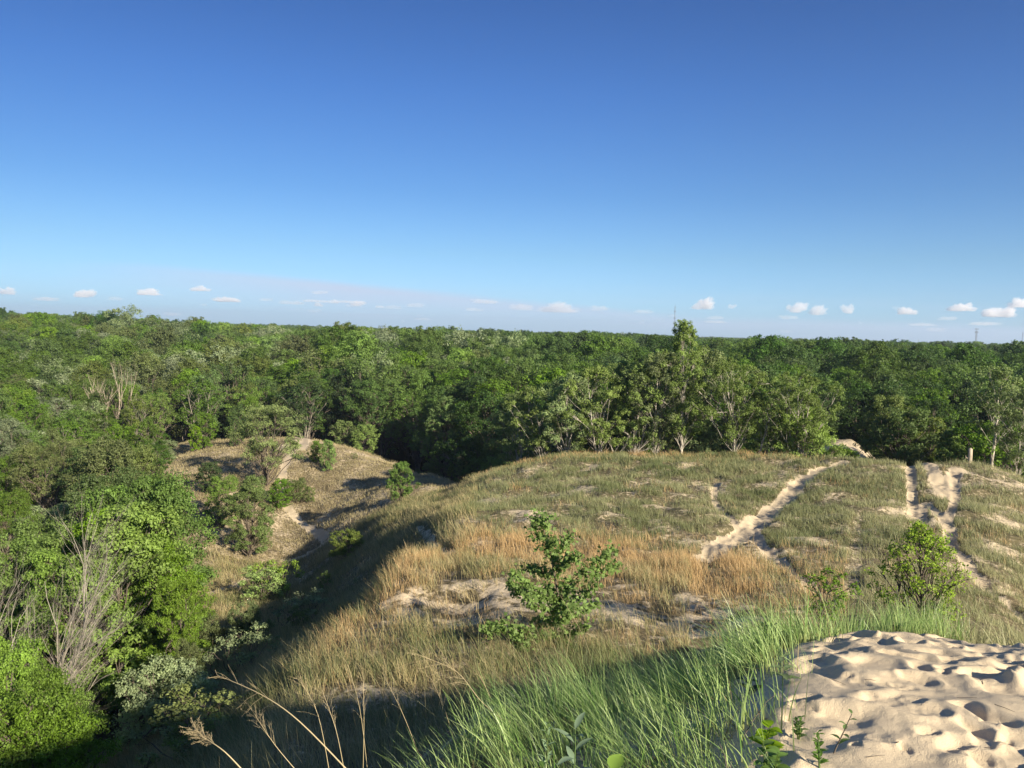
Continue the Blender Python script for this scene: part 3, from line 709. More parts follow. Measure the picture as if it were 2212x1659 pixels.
# ------------------------------------------------------------------ dead and bare trees
def bare_tree(name, seed, Hh, label, x, y, stems, spread, levels, kids, rad, material, lean=(0, 0), fork=.5, cat='dead tree'):
    rg = np.random.default_rng(seed)
    root = bpy.data.objects.new(name, None); COL.objects.link(root); root.location = (x, y, Hs(x, y) - .1); root['label'] = label; root['category'] = cat
    tg = Geo(); bg = Geo()
    def rec(g, p, d, L, rd, lev):
        n = 7; P = [p]; dd = d / np.linalg.norm(d)
        for i in range(n):
            dd = dd + rg.normal(size=3) * .11 + np.array([lean[0] * .04, lean[1] * .04, .035]); dd /= np.linalg.norm(dd); P.append(P[-1] + dd * L / n)
        P = np.array(P); g.tube(P, np.linspace(rd, rd * .3, len(P)), 5 if lev < 2 else 3)
        if lev >= levels: return
        for k_ in range(kids[lev]):
            q = rg.uniform(.25, .97); i = int(q * n); a = rg.uniform(0, 6.28); v = np.array([math.cos(a), math.sin(a), 0])
            dn = dd * 1.0 + v * fork * rg.uniform(.6, 1.3) + np.array([lean[0] * .25, lean[1] * .25, .12])
            rec(bg, P[i], dn, L * rg.uniform(.34, .6), rd * .5 * (1 - q * .5), lev + 1)
    for s_ in range(stems):
        a = s_ / stems * 6.28 + rg.uniform(-.5, .5)
        d = np.array([spread * math.cos(a) + lean[0] * .3, spread * math.sin(a) * .6 + lean[1] * .3, 1.0])
        rec(tg, np.array([.07 * math.cos(a), .07 * math.sin(a), -.2]), d, Hh * rg.uniform(.8, 1.0), rad * rg.uniform(.7, 1.1), 0)
    link('trunk', tg.build('trunk', [material], True), root); link('branches', bg.build('branches', [material]), root); THINGS.append((x, y)); return root
x, y = base_xy(28, 24.5)
bare_tree('bare_tree', 3, 6.2, 'leafless grey tree with fine upswept branches before the near bright trees', x, y, 3, .10, 3, [17, 7, 4], .05, GREYB, lean=(.42, 0), fork=.34)
x, y = base_xy(-2, 27)
bare_tree('bare_tree', 9, 5.2, 'thin pale leafless stems left of the leafless grey tree', x, y, 2, .08, 3, [6, 4, 2], .035, GREYB, lean=(.1, 0), fork=.3)
x, y = base_xy(108, 118)
bare_tree('dead_tree', 5, 10.5, 'pale dead tree standing out of the left wood', x, y, 6, .11, 2, [6, 4], .13, DEADB, fork=.22)
x, y = base_xy(353, 150)
bare_tree('dead_tree', 6, 13, 'grey dead tree in the wood above the far dune\'s rim', x, y, 5, .16, 2, [7, 4], .16, DEADB, fork=.3)
x, y = base_xy(622, 57)
bare_tree('dead_branches', 8, 2.6, 'pale dead branches lying low between the crest poplars', x, y, 6, 1.3, 1, [4], .035, PALE, lean=(.5, 0), fork=.5, cat='dead branches')
x, y = base_xy(921, 66)
bare_tree('bare_shrub', 4, 3.2, 'grey leafless shrub below the dark wood right of the hollow', x, y, 6, .6, 2, [5, 3], .03, DEADB, fork=.6, cat='shrub')

# ------------------------------------------------------------------ the wood: individual trees, then the far wood as one mass
def wood_limit(px): return np.interp(px, [-300, 0, 160, 170, 300, 400, 440, 500, 560, 830, 840, 865, 875, 1024, 1400], [72, 70, 74, 118, 114, 108, 100, 80, 70, 70, 90, 90, 74, 70, 70])
fr = np.random.default_rng(99); CAND = []
r = 70.0
while r < 420:
    step = 4.9 + r * .006
    n_ = int(R(80) * r / step)
    for i in range(n_):
        th_ = R(-38) + (i + fr.uniform(-.35, .35)) / n_ * R(76); rr_ = r + fr.uniform(-.4, .4) * step
        x = rr_ * math.sin(th_); y = rr_ * math.cos(th_); px = 512 + F * math.tan(th_)
        if px < -60 or px > 1085: continue
        if rr_ < wood_limit(px): continue
        if any((x - a) ** 2 + (y - b) ** 2 < 7 for a, b in THINGS): continue
        CAND.append((rr_, x, y, px))
    r += step * .9
CAND.sort()
NIND = 274
ZONE = [(-100, 60, 'at the far left of the wood'), (60, 160, 'around the pale dead tree'), (160, 250, 'behind the far dune\'s left half'), (250, 330, 'behind the tall grey-green tree'), (330, 410, 'behind the far dune\'s sandy rim'),
        (410, 500, 'in the dark wood above the saddle'), (500, 600, 'behind the crest\'s left poplars'), (600, 700, 'behind the tallest poplar'), (700, 790, 'behind the spreading crest trees'), (790, 870, 'behind the bare sandy hollow'), (870, 950, 'in the wood above the weathered post'), (950, 1100, 'in the wood by the right edge')]
FORM = {'oak': 'broad-domed', 'maple': 'round-crowned', 'ash': 'upswept', 'elm': 'wide-spreading', 'hickory': 'narrow', 'willow': 'billowy', 'thin': 'airy pale-stemmed', 'pine': 'pointed evergreen'}
def choose(px, rr, rg):
    u = rg.uniform()
    if px < 330 and rr < 300:
        ks = ['oak', 'maple', 'willow', 'thin', 'ash', 'hickory', 'elm', 'willow']; key = ks[int(rg.uniform(0, 8))]
        mk = ['mid', 'mid', 'olive', 'silver', 'bright', 'dark', 'olive', 'mid', 'mid'][int(u * 9)]
        if px < 200 and rr > 170 and rg.uniform() < .05: key, mk = 'pine', 'pine'
    elif px < 520:
        key = ['oak', 'maple', 'elm', 'willow', 'ash'][int(rg.uniform(0, 5))]; mk = ['mid', 'mid', 'dark', 'silver', 'dark', 'mid', 'olive', 'bright'][int(u * 8)]
        if rr < 130: mk = ['mid', 'dark', 'mid', 'dark'][int(u * 4)]
    else:
        key = ['oak', 'maple', 'elm', 'ash', 'oak', 'hickory'][int(rg.uniform(0, 6))]; mk = ['mid', 'mid', 'dark', 'mid', 'dark', 'dark', 'mid', 'dark'][int(u * 8)]
        if rg.uniform() < .02: key, mk = 'pine', 'pine'
    return key, mk
def tree_top(px, rr, rg, z0):
    """height of the tree: lower at the edges of the open dunes, taller inside the wood"""
    lt = np.interp(rr, [70, 100, 130, 160, 220, 300, 420], [-9.5, -8.5, -7.5, -6.5, -4.2, .8, .2])
    lt2 = np.interp(rr, [100, 130, 160, 220, 300, 420], [-9, -7, -5, -3.6, -2, -1.2])
    md = np.interp(rr, [80, 100, 120, 160, 250, 400], [-7, -5.5, -4, -2.6, -1.6, -1.2])
    rt = np.interp(rr, [70, 85, 110, 150, 400], [-6.5, -4.6, -3.1, -2.3, -1.8])
    tz = np.interp(px, [120, 260, 340, 500, 540], [0, 1, 2, 2, 3]); f = [lt, lt2, md, rt]; i = min(int(tz), 2); top = f[i] * (1 - tz + i) + f[i + 1] * (tz - i)
    top = min(top + rg.normal() * np.interp(rr, [100, 220], [1.2, .55]), np.interp(px, [100, 300], [3, -.7]) if rr > 110 else top + 1.5) - 1.1
    return float(np.clip(top - z0, 5, 21))
recs = []
for rr_, x, y, px in CAND:
    key, mk = choose(px, rr_, fr); h_ = tree_top(px, rr_, fr, Hs(x, y)); recs.append((rr_, x, y, px, key, mk, h_, fr.uniform(0, 6.28), fr.uniform(.72, 1.2)))
ind = recs[:NIND]; rest = recs[NIND:]
cnt = {}
for q in ind:
    z = next((i for i, zz in enumerate(ZONE) if zz[0] <= q[3] < zz[1]), len(ZONE) - 1); cnt.setdefault((z, q[4], q[5]), []).append(q)
ORD = ['leftmost', 'second from left', 'third from left', 'fourth from left', 'fifth from left', 'sixth from left', 'seventh from left', 'eighth from left']
for (z, key, mk), L_ in cnt.items():
    L_.sort(key=lambda q: q[3])
    for i, (rr_, x, y, px, _, _, h_, rz, wf) in enumerate(L_):
        lab = f"{LEAFC[mk][0]} {FORM[key]} tree {ZONE[z][2]}"
        if len(L_) > 1: lab += f", {ORD[i]}" if i < 8 else ', far right'
        s = h_ / PROTO[key]['H']; root, c = put(key, mk, x, y, s, 'pine_tree' if key == 'pine' else 'forest_tree', lab, 'tree', 'trees of the wood beyond the dunes', rz)
        root.scale = (s * wf, s * wf, s)
# far wood: points -> instances, one object
pts = []; scl = []; idx = []; rot = []
VK = [('oak', 'mid'), ('oak', 'dark'), ('maple', 'mid'), ('maple', 'bright'), ('elm', 'mid'), ('elm', 'dark'), ('ash', 'mid'), ('oak', 'olive'), ('willow', 'silver'), ('maple', 'dark')]
for rr_, x, y, px, key, mk, h_, rz, wf in rest:
    k_ = [i for i, v in enumerate(VK) if v == (key, mk)] or [i for i, v in enumerate(VK) if v[1] == mk] or [0]
    pts.append((x, y, rr_)); scl.append(h_ / PROTO[VK[k_[0]][0]]['H'] * wf); idx.append(k_[0]); rot.append(rz)
r = 421.0
while r < 6300:
    step = 7.0 + (r - 420) * .009; n_ = int(R(80) * r / step)
    u = fr.uniform(-.4, .4, (n_, 2)); th_ = R(-39) + (np.arange(n_) + u[:, 0]) / n_ * R(78); rr_ = r + u[:, 1] * step
    for a, b in zip(th_, rr_):
        pts.append((b * math.sin(a), b * math.cos(a), b)); w = fr.uniform(.75, 1.2) * (1 + max(0, (step - 8)) / 8 * .75); scl.append(w); idx.append(int(fr.choice(len(VK), p=[.2, .15, .14, .07, .12, .1, .08, .06, .04, .04]))); rot.append(fr.uniform(0, 6.28))
    r += step * (.95 if r < 1500 else 1.15)
# wood beside and behind the frame, for the shade and for other viewpoints
for i in range(500):
    a = R(fr.uniform(42, 318)); b = fr.uniform(140, 420); pts.append((b * math.sin(a), b * math.cos(a), b)); scl.append(fr.uniform(.8, 1.1)); idx.append(int(fr.integers(len(VK)))); rot.append(fr.uniform(0, 6.28))
pts = np.array(pts); scl = np.array(scl); zz = H(pts[:, 0], pts[:, 1])
# keep crowns of the spread-out far trees at true canopy height
top = np.where(pts[:, 2] > 421, 15.4 + 3.2 * gnoise(pts[:, 0] / 210, pts[:, 1] / 210, 88) + 2.0 * np.clip(gnoise(pts[:, 0] / 60, pts[:, 1] / 60, 89), 0, 1) + fr.uniform(-1.4, 1.5, len(pts)), 0)
idx = np.array(idx); HH = np.array([PROTO[k_][ 'H'] for k_, _ in VK])[idx]
zz = np.where(pts[:, 2] > 421, zz + top - HH * np.minimum(scl, 1.15) , zz)
sclz = np.where(pts[:, 2] > 421, np.minimum(scl, 1.15), scl)
me = bpy.data.meshes.new('forest'); me.vertices.add(len(pts)); me.vertices.foreach_set('co', np.stack([pts[:, 0], pts[:, 1], zz], 1).astype(np.float32).ravel())
for nm, v, ty in (('idx', idx, 'INT'), ('rot', rot, 'FLOAT'), ('sx', scl, 'FLOAT'), ('sz', sclz, 'FLOAT')):
    a = me.attributes.new(nm, ty, 'POINT'); a.data.foreach_set('value', np.asarray(v, np.int32 if ty == 'INT' else np.float32))
far = link('forest', me, kind='stuff', label='unbroken green woodland stretching from behind the nearer trees to the horizon', category='forest')
ng = bpy.data.node_groups.new('forest', 'GeometryNodeTree'); ng.interface.new_socket('Geometry', in_out='INPUT', socket_type='NodeSocketGeometry'); ng.interface.new_socket('Geometry', in_out='OUTPUT', socket_type='NodeSocketGeometry')
gi = ng.nodes.new('NodeGroupInput'); go = ng.nodes.new('NodeGroupOutput'); jn = ng.nodes.new('GeometryNodeGeometryToInstance'); ip = ng.nodes.new('GeometryNodeInstanceOnPoints')
obj_of = {}
for o_ in COL.objects:
    if o_.name.startswith('crown'): obj_of.setdefault(o_.data.name, o_)
for k_, mk in reversed(VK):
    me_ = crown_mesh(k_, mk); ob = obj_of.get(me_.name)
    if ob is None:
        rr_, x, y, px, *_ = rest.pop(0); root, ob = put(k_, mk, x, y, 1.0, 'forest_tree', f'{LEAFC[mk][0]} {FORM[k_]} tree deep in the wood behind the row of nearer trees', 'tree', 'trees of the wood beyond the dunes')
    oi = ng.nodes.new('GeometryNodeObjectInfo'); oi.inputs['Object'].default_value = ob; oi.transform_space = 'ORIGINAL'; oi.inputs['As Instance'].default_value = False
    ng.links.new(oi.outputs['Geometry'], jn.inputs[0])
def na(n, ty):
    a = ng.nodes.new('GeometryNodeInputNamedAttribute'); a.data_type = ty; a.inputs[0].default_value = n; return a.outputs[0]
ip.inputs['Pick Instance'].default_value = True
ng.links.new(gi.outputs[0], ip.inputs['Points']); ng.links.new(jn.outputs[0], ip.inputs['Instance']); ng.links.new(na('idx', 'INT'), ip.inputs['Instance Index'])
cr = ng.nodes.new('ShaderNodeCombineXYZ'); ng.links.new(na('rot', 'FLOAT'), cr.inputs[2]); ng.links.new(cr.outputs[0], ip.inputs['Rotation'])
cs = ng.nodes.new('ShaderNodeCombineXYZ'); sx = na('sx', 'FLOAT'); ng.links.new(sx, cs.inputs[0]); ng.links.new(sx, cs.inputs[1]); ng.links.new(na('sz', 'FLOAT'), cs.inputs[2]); ng.links.new(cs.outputs[0], ip.inputs['Scale'])
ng.links.new(ip.outputs[0], go.inputs[0])
md = far.modifiers.new('forest', 'NODES'); md.node_group = ng

# ------------------------------------------------------------------ light and sky
SUN_AZ, SUN_EL = R(139), R(23)
sd = bpy.data.lights.new('sun', 'SUN'); so = bpy.data.objects.new('sun', sd); COL.objects.link(so)
sd.energy = 4.8; sd.angle = R(.53); sd.color = (1, .90, .74)
v = Vector((math.sin(SUN_AZ) * math.cos(SUN_EL), math.cos(SUN_AZ) * math.cos(SUN_EL), math.sin(SUN_EL)))
so.rotation_euler = v.to_track_quat('Z', 'Y').to_euler()
w = bpy.data.worlds.new('World'); SC.world = w; w.use_nodes = True; nt = w.node_tree; nt.nodes.clear()
sky = nt.nodes.new('ShaderNodeTexSky'); sky.sky_type = 'NISHITA'; sky.sun_disc = False; sky.sun_elevation = SUN_EL; sky.sun_rotation = SUN_AZ
sky.altitude = 200; sky.air_density = 1.0; sky.dust_density = .6; sky.ozone_density = 2.5
# grade the clear air: deeper blue higher in view, lavender white low down, with one faint veil of high cloud
tcw = nt.nodes.new('ShaderNodeTexCoord'); sxyz = nt.nodes.new('ShaderNodeSeparateXYZ'); nt.links.new(tcw.outputs['Generated'], sxyz.inputs[0])
rmp = nt.nodes.new('ShaderNodeValToRGB'); rmp.color_ramp.interpolation = 'LINEAR'; cr_ = rmp.color_ramp
EL = [(0, (.43, .68, 1.15)), (.02, (.42, .68, 1.12)), (.045, (.41, .62, .96)), (.09, (.36, .54, .76)), (.16, (.265, .45, .69)), (.27, (.20, .375, .66)), (.37, (.155, .30, .56)), (.6, (.40, .56, .82)), (1, (.45, .60, .85))]  # the zenith, out of view, is brightened to lift the shadows
for q, (p_, c_) in enumerate(EL):
    e = cr_.elements[q] if q < 2 else cr_.elements.new(p_)
    e.position = p_; e.color = (*[v_ / 1.25 for v_ in c_], 1)
nt.links.new(sxyz.outputs[2], rmp.inputs[0])
col = mixc(nt, 1.0, sky.outputs[0], rmp.outputs[0], 'MULTIPLY')
az_ = math_(nt, 'DIVIDE', sxyz.outputs[0], sxyz.outputs[1]); el_ = math_(nt, 'DIVIDE', sxyz.outputs[2], sxyz.outputs[1])
edge_ = maprange(nt, az_, -.45, .22, .074, .026); n_ = noise_n(nt, 9, 5, tcw.outputs['Generated'])
under = math_(nt, 'SUBTRACT', edge_, math_(nt, 'ADD', el_, math_(nt, 'MULTIPLY', n_, .006)))
veil = math_(nt, 'MULTIPLY', math_(nt, 'MULTIPLY', maprange(nt, under, -.002, .006), maprange(nt, under, .006, .05, 1, .35)), math_(nt, 'MULTIPLY', maprange(nt, az_, -.55, -.2), maprange(nt, el_, .0, .05, .25, 1)))
dmp = maprange(nt, az_, -.65, .1, .84, 1); cmb = nt.nodes.new('ShaderNodeCombineXYZ'); [nt.links.new(dmp, cmb.inputs[q]) for q in range(3)]; col = mixc(nt, 1.0, col, cmb.outputs[0], 'MULTIPLY')
front = math_(nt, 'GREATER_THAN', sxyz.outputs[1], 0)
st = nt.nodes.new('ShaderNodeMapping'); st.inputs['Scale'].default_value = (5, 5, 60); nt.links.new(tcw.outputs['Generated'], st.inputs[0])
bands = maprange(nt, noise_n(nt, 1.6, 5, st.outputs[0]), .45, .7, 0, .2); low = maprange(nt, sxyz.outputs[2], .015, .065, 1, 0)
f1 = math_(nt, 'MULTIPLY', math_(nt, 'MULTIPLY', veil, front), 1.0)
col = mixc(nt, math_(nt, 'ADD', f1, math_(nt, 'MULTIPLY', bands, low)), col, (2.6, 3.05, 3.9))
bg = nt.nodes.new('ShaderNodeBackground'); bg.inputs[1].default_value = .106; wo = nt.nodes.new('ShaderNodeOutputWorld')
nt.links.new(col, bg.inputs[0]); nt.links.new(bg.outputs[0], wo.inputs[0])
SC.view_settings.view_transform = 'Standard'; SC.view_settings.look = 'None'; SC.view_settings.exposure = 1.2; SC.view_settings.gamma = 1
c = SC.cycles if hasattr(SC, 'cycles') else None
SC.render.engine = 'CYCLES'
SC.cycles.max_bounces = 6; SC.cycles.diffuse_bounces = 3; SC.cycles.glossy_bounces = 2; SC.cycles.transmission_bounces = 3; SC.cycles.transparent_max_bounces = 8; SC.cycles.volume_bounces = 4
SC.cycles.caustics_reflective = False; SC.cycles.caustics_refractive = False

# ------------------------------------------------------------------ grasses
gr = np.random.default_rng(5)
def sample(dens, rlo, rhi, pxlo, pxhi):
    t0, t1 = math.atan((pxlo - 512) / F), math.atan((pxhi - 512) / F)
    n = int(dens * .5 * (rhi ** 2 - rlo ** 2) * (t1 - t0)); r = np.sqrt(gr.uniform(rlo ** 2, rhi ** 2, n)); t = gr.uniform(t0, t1, n)
    return r * np.sin(t), r * np.cos(t), r, 512 + F * np.tan(t)
def pick(keep, *a): return [v[keep] for v in a]
def lean_(n, mx, my, sd): return np.stack([gr.normal(mx, sd, n), gr.normal(my, sd, n)], 1)
def roots(x, y): return np.stack([x, y, H(x, y) - .02], 1)
GM_BEACH = grass_mat('beach grass', (.13, .25, .045), (.56, .68, .26), (.32, .32, .12), .38, .5, .38)
GM_TAN = grass_mat('tan bunch grass', (.42, .27, .11), (.66, .47, .23), (.32, .23, .10), .35)
GM_DEAD = grass_mat('withered grass', (.20, .15, .07), (.34, .27, .14), (.2, .16, .07), .25, .1, .7)
GM_DUNE = grass_mat('dune grass', (.10, .13, .04), (.40, .38, .19), (.24, .20, .10), .3)
GM_SLOPE = grass_mat('slope grass', (.12, .15, .05), (.52, .40, .20), (.24, .19, .10), .3)
GM_BOWL = grass_mat('low brown grass', (.20, .175, .075), (.48, .40, .22), (.24, .19, .10), .25)
def n0(x): return len(x)
def openness(x, y): return sstep(.45, .72, zones(x, y, np.hypot(x, y))[0])
# bright beach grass beside the sand
def beach():
    n = 125000; x = gr.uniform(-2.2, 4.6, n); y = gr.uniform(2.0, 9.2, n)
    left = np.interp(y, [2, 2.8, 3.6, 4.6, 5.6, 6.6, 7.6, 9.2], [-1.25, -.9, -.5, .0, .8, 1.6, 2.4, 3.4])
    sm = sandmask(x, y); r = np.hypot(x, y)
    right_lim = np.where(y < 5.1, sm < -.02 + .30 * gr.uniform(0, 1, n) ** 2 * (gnoise(x / .3, y / .3, 107) > -.15), x < np.interp(y, [5.1, 5.6, 6.3, 7.5, 9.2], [1.9, 2.5, 3.6, 3.6, 3.4]))
    cl = gnoise(x / .22, y / .22, 101) + .6 * gnoise(x / .7, y / .7, 102)
    edge = sstep(-.25, .35, x - left + .3 * gnoise(x / .5, y / .5, 103))
    keep = right_lim & (gr.uniform(0, 1, n) < edge * np.clip(.62 + cl * .9, .12, 1)) & (r > 2.5)
    x, y, r, cl = pick(keep, x, y, r, cl); n = len(x)
    # blades of one tuft share a lean
    lx = -.30 + .42 * gnoise(x / .25, y / .25, 104) ; ly = -.05 + .36 * gnoise(x / .25, y / .25, 105)
    rightside = sstep(1.0, 2.6, x) * sstep(4.5, 6, y); lx = lx + .28 * rightside
    lean = np.stack([lx + gr.normal(0, .16, n), ly + gr.normal(0, .16, n)], 1)
    h = gr.uniform(.16, .52, n) * (1 + .25 * cl) * np.interp(r, [2.5, 3.5, 5, 6.5, 8], [.5, .7, .85, .85, .75]); h *= 1 - .35 * sstep(.4, -.4, x - np.interp(y, [2, 4.6, 9], [-1.2, -.1, 2.7]))
    w = .002 + gr.exponential(.0019, n).clip(0, .007); var = np.clip(.42 + .28 * gr.normal(size=n) + .25 * gnoise(x / .5, y / .5, 106), 0, 1)
    dead = gr.uniform(0, 1, n) < .09
    grass_object('beach_grass', roots(x, y)[~dead], h[~dead], w[~dead], lean[~dead], 5, var[~dead], GM_BEACH, gr, .5, .10, kind='stuff', label='tall bright green beach grass growing along the edge of the open sand', category='grass')
    grass_object('withered_grass', roots(x, y)[dead], h[dead] * .7, w[dead], lean[dead] * 1.8, 5, var[dead], GM_DEAD, gr, .5, .2, kind='stuff', label='withered straw-coloured blades among the green beach grass', category='grass')
beach()
def tan_grass():
    X = []
    # band behind the sapling, spur edge, crest fringe, scattered tufts
    x, y, r, px = sample(620, 13, 31, 320, 860); n = len(x)
    cen = np.interp(px, [320, 360, 400, 440, 520, 620, 700, 780, 850], [17.5, 20, 24, 27.5, 26.5, 25.2, 24.3, 22.8, 21.5]); wd = np.interp(px, [320, 400, 440, 600, 800], [2.6, 2.8, 2.4, 3.0, 4.0])
    d = np.exp(-((r - cen) / wd) ** 2)
    cl = gnoise(x / .9, y / .9, 111) + .5 * gnoise(x / .35, y / .35, 112)
    spur = np.exp(-((r - np.interp(px, [320, 450], [17, 27])) / 3.6) ** 2) * (1 - sstep(410, 460, px))
    mid = .30 * sstep(14, 17, r) * (1 - sstep(22, 25, r))
    dens = np.clip(np.maximum(np.maximum(d * 1.0, spur * .75) * (.42 + .85 * cl), mid * (cl - .15) * 1.8), 0, 1)
    dens = dens * (1 - sstep(4.6, 8, x) * .2)
    X.append(pick(gr.uniform(0, 1, n) < dens * 1.25, x, y, r, px))
    x, y, r, px = sample(170, 49, 62, 440, 830); n = len(x)
    cl = gnoise(x / 2.0, y / 2.0, 113); d = np.exp(-((r - 56.5) / 2.6) ** 2) * (.45 + cl) * np.interp(px, [440, 480, 640, 830], [.9, 1, 1, .35])
    X.append(pick(gr.uniform(0, 1, n) < d, x, y, r, px))
    x, y, r, px = sample(60, 27, 52, 400, 1060); n = len(x)
    cl = gnoise(x / .8, y / .8, 114) + gnoise(x / 5, y / 5, 115); X.append(pick(gr.uniform(0, 1, n) < (cl - .45) * 1.2, x, y, r, px))
    x, y, r, px = [np.concatenate(v) for v in zip(*X)]
    keep = (path_field(x, y)[1] < .3) & (gr.uniform(0, 1, n0(x)) > .85 * openness(x, y)); x, y, r, px = pick(keep, x, y, r, px); n = len(x)
    h = gr.uniform(.14, .50, n) * (.95 + .45 * gnoise(x / .7, y / .7, 118) + .3 * gnoise(x / 2.5, y / 2.5, 119)); w = .003 + r * .0003
    var = np.clip(.5 + .2 * gr.normal(size=n) + .25 * gnoise(x / 2, y / 2, 116), 0, 1)
    grass_object('tan_grass', roots(x, y), h, w, lean_(n, -.10, .02, .24), 2, var, GM_TAN, gr, .4, .03, kind='stuff', label='dry tan bunch grass in a band behind the central sapling and along the dune edges', category='grass')
tan_grass()
def dune_grass():
    X = []
    x, y, r, px = sample(560, 25, 60, 380, 1075); n = len(x)
    cl = gnoise(x / 1.5, y / 1.5, 121) + .5 * gnoise(x / .6, y / .6, 122) + .45 * gnoise(x / 5, y / 5, 123)
    band = np.interp(px, [430, 500, 700, 850], [30, 28, 27, 25]); d = sstep(-1.5, 2.5, r - band) * np.clip(.36 + 1.2 * cl, .03, 1)
    d = d * (1 - .55 * sstep(840, 960, px) * sstep(44, 50, r)); d *= (1 - .35 * (1 - sstep(470, 620, px)))
    X.append(pick(gr.uniform(0, 1, n) < d, x, y, r, px))
    # in front of the band on the right, below the sand crest
    x, y, r, px = sample(420, 6.2, 26, 640, 1080); n = len(x)
    cl = gnoise(x / 1.2, y / 1.2, 124) + .5 * gnoise(x / .5, y / .5, 125)
    X.append(pick(gr.uniform(0, 1, n) < np.clip(.45 + .7 * cl, .04, 1) * sstep(690, 850, px) * np.where(r < 9, sstep(880, 960, px), 1), x, y, r, px))
    x, y, r, px = [np.concatenate(v) for v in zip(*X)]
    keep = (path_field(x, y)[1] < gr.uniform(.02, .75, len(x))) & (gr.uniform(0, 1, n0(x)) > .80 * openness(x, y)); x, y, r, px = pick(keep, x, y, r, px); n = len(x)
    h = gr.uniform(.12, .44, n) * (1 + .4 * gnoise(x / .9, y / .9, 128)); w = .003 + r * .00032
    cl2 = gnoise(x / 3.5, y / 3.5, 126); var = np.clip(.36 + .19 * gr.normal(size=n) + .38 * cl2 + .25 * sstep(780, 1000, px), 0, 1)
    grass_object('dune_grass', roots(x, y), h, w, lean_(n, -.12, .05, .25), 2, var, GM_DUNE, gr, .5, .12, kind='stuff', label='grey-green marram grass in clumps over the middle dune between the footpaths', category='grass')
dune_grass()
def slope_grass():
    X = []
    x, y, r, px = sample(640, 5.0, 24, -60, 700); n = len(x)
    cl = gnoise(x / 1.1, y / 1.1, 131) + .5 * gnoise(x / .4, y / .4, 132) + .4 * gnoise(x / 4, y / 4, 133)
    hol = np.exp(-(((x + 1.8) / 2.2) ** 2 + ((y - 11.5) / 2.6) ** 2)) * .15; blow = np.exp(-(((x - .6) / 5.0) ** 2 + ((y - 19) / 3.0) ** 2)) * .75
    d = np.clip(.50 + .7 * cl - hol - blow, .02, 1) * np.where(r < 7, .5, 1)
    X.append(pick(gr.uniform(0, 1, n) < d, x, y, r, px))
    x, y, r, px = sample(260, 24, 60, 120, 480); n = len(x)
    cl = gnoise(x / 1.6, y / 1.6, 134) + .5 * gnoise(x / 5, y / 5, 135)
    X.append(pick(gr.uniform(0, 1, n) < np.clip(.5 + .7 * cl, .05, 1), x, y, r, px))
    x, y, r, px = [np.concatenate(v) for v in zip(*X)]
    keep = (path_field(x, y)[1] < .3) & (gr.uniform(0, 1, n0(x)) > .80 * openness(x, y)); x, y, r, px = pick(keep, x, y, r, px); n = len(x)
    h = gr.uniform(.18, .62, n); w = .0035 + r * .00042
    var = np.clip(.42 - .22 * (1 - sstep(13, 16, r)) * sstep(330, 380, px) + .22 * gr.normal(size=n) + .45 * gnoise(x / 2.6, y / 2.6, 136), 0, 1)  # greener grass below the crest, also darkened here to stand in for shade
    grass_object('slope_grass', roots(x, y), h, w, lean_(n, -.18, .08, .22), 3, var, GM_SLOPE, gr, .5, .10, kind='stuff', label='mixed brown and green grass on the shaded slope falling to the left', category='grass')
slope_grass()
def bowl_grass():
    x, y, r, px = sample(95, 48, 118, 100, 500); n = len(x)
    cl = gnoise(x / 1.8, y / 1.8, 141) + .5 * gnoise(x / 6, y / 6, 142)
    rim = np.interp(px, [100, 180, 250, 300, 350, 400, 450, 500], [118, 116, 112, 106, 101, 94, 86, 76])
    keep = (gr.uniform(0, 1, n) < np.clip(.55 + .6 * cl, .08, 1)) & (r < rim + 3) & (path_field(x, y)[1] < .3)
    x, y, r, px = pick(keep, x, y, r, px); n = len(x)
    h = gr.uniform(.14, .36, n); w = .004 + r * .00038; var = np.clip(.45 + .2 * gr.normal(size=n) + .4 * gnoise(x / 4, y / 4, 143), 0, 1)
    grass_object('brown_grass', roots(x, y), h, w, lean_(n, -.05, 0, .3), 1, var, GM_BOWL, gr, .4, 0, kind='stuff', label='low brownish grass covering the open slope of the far dune', category='grass')
bowl_grass()

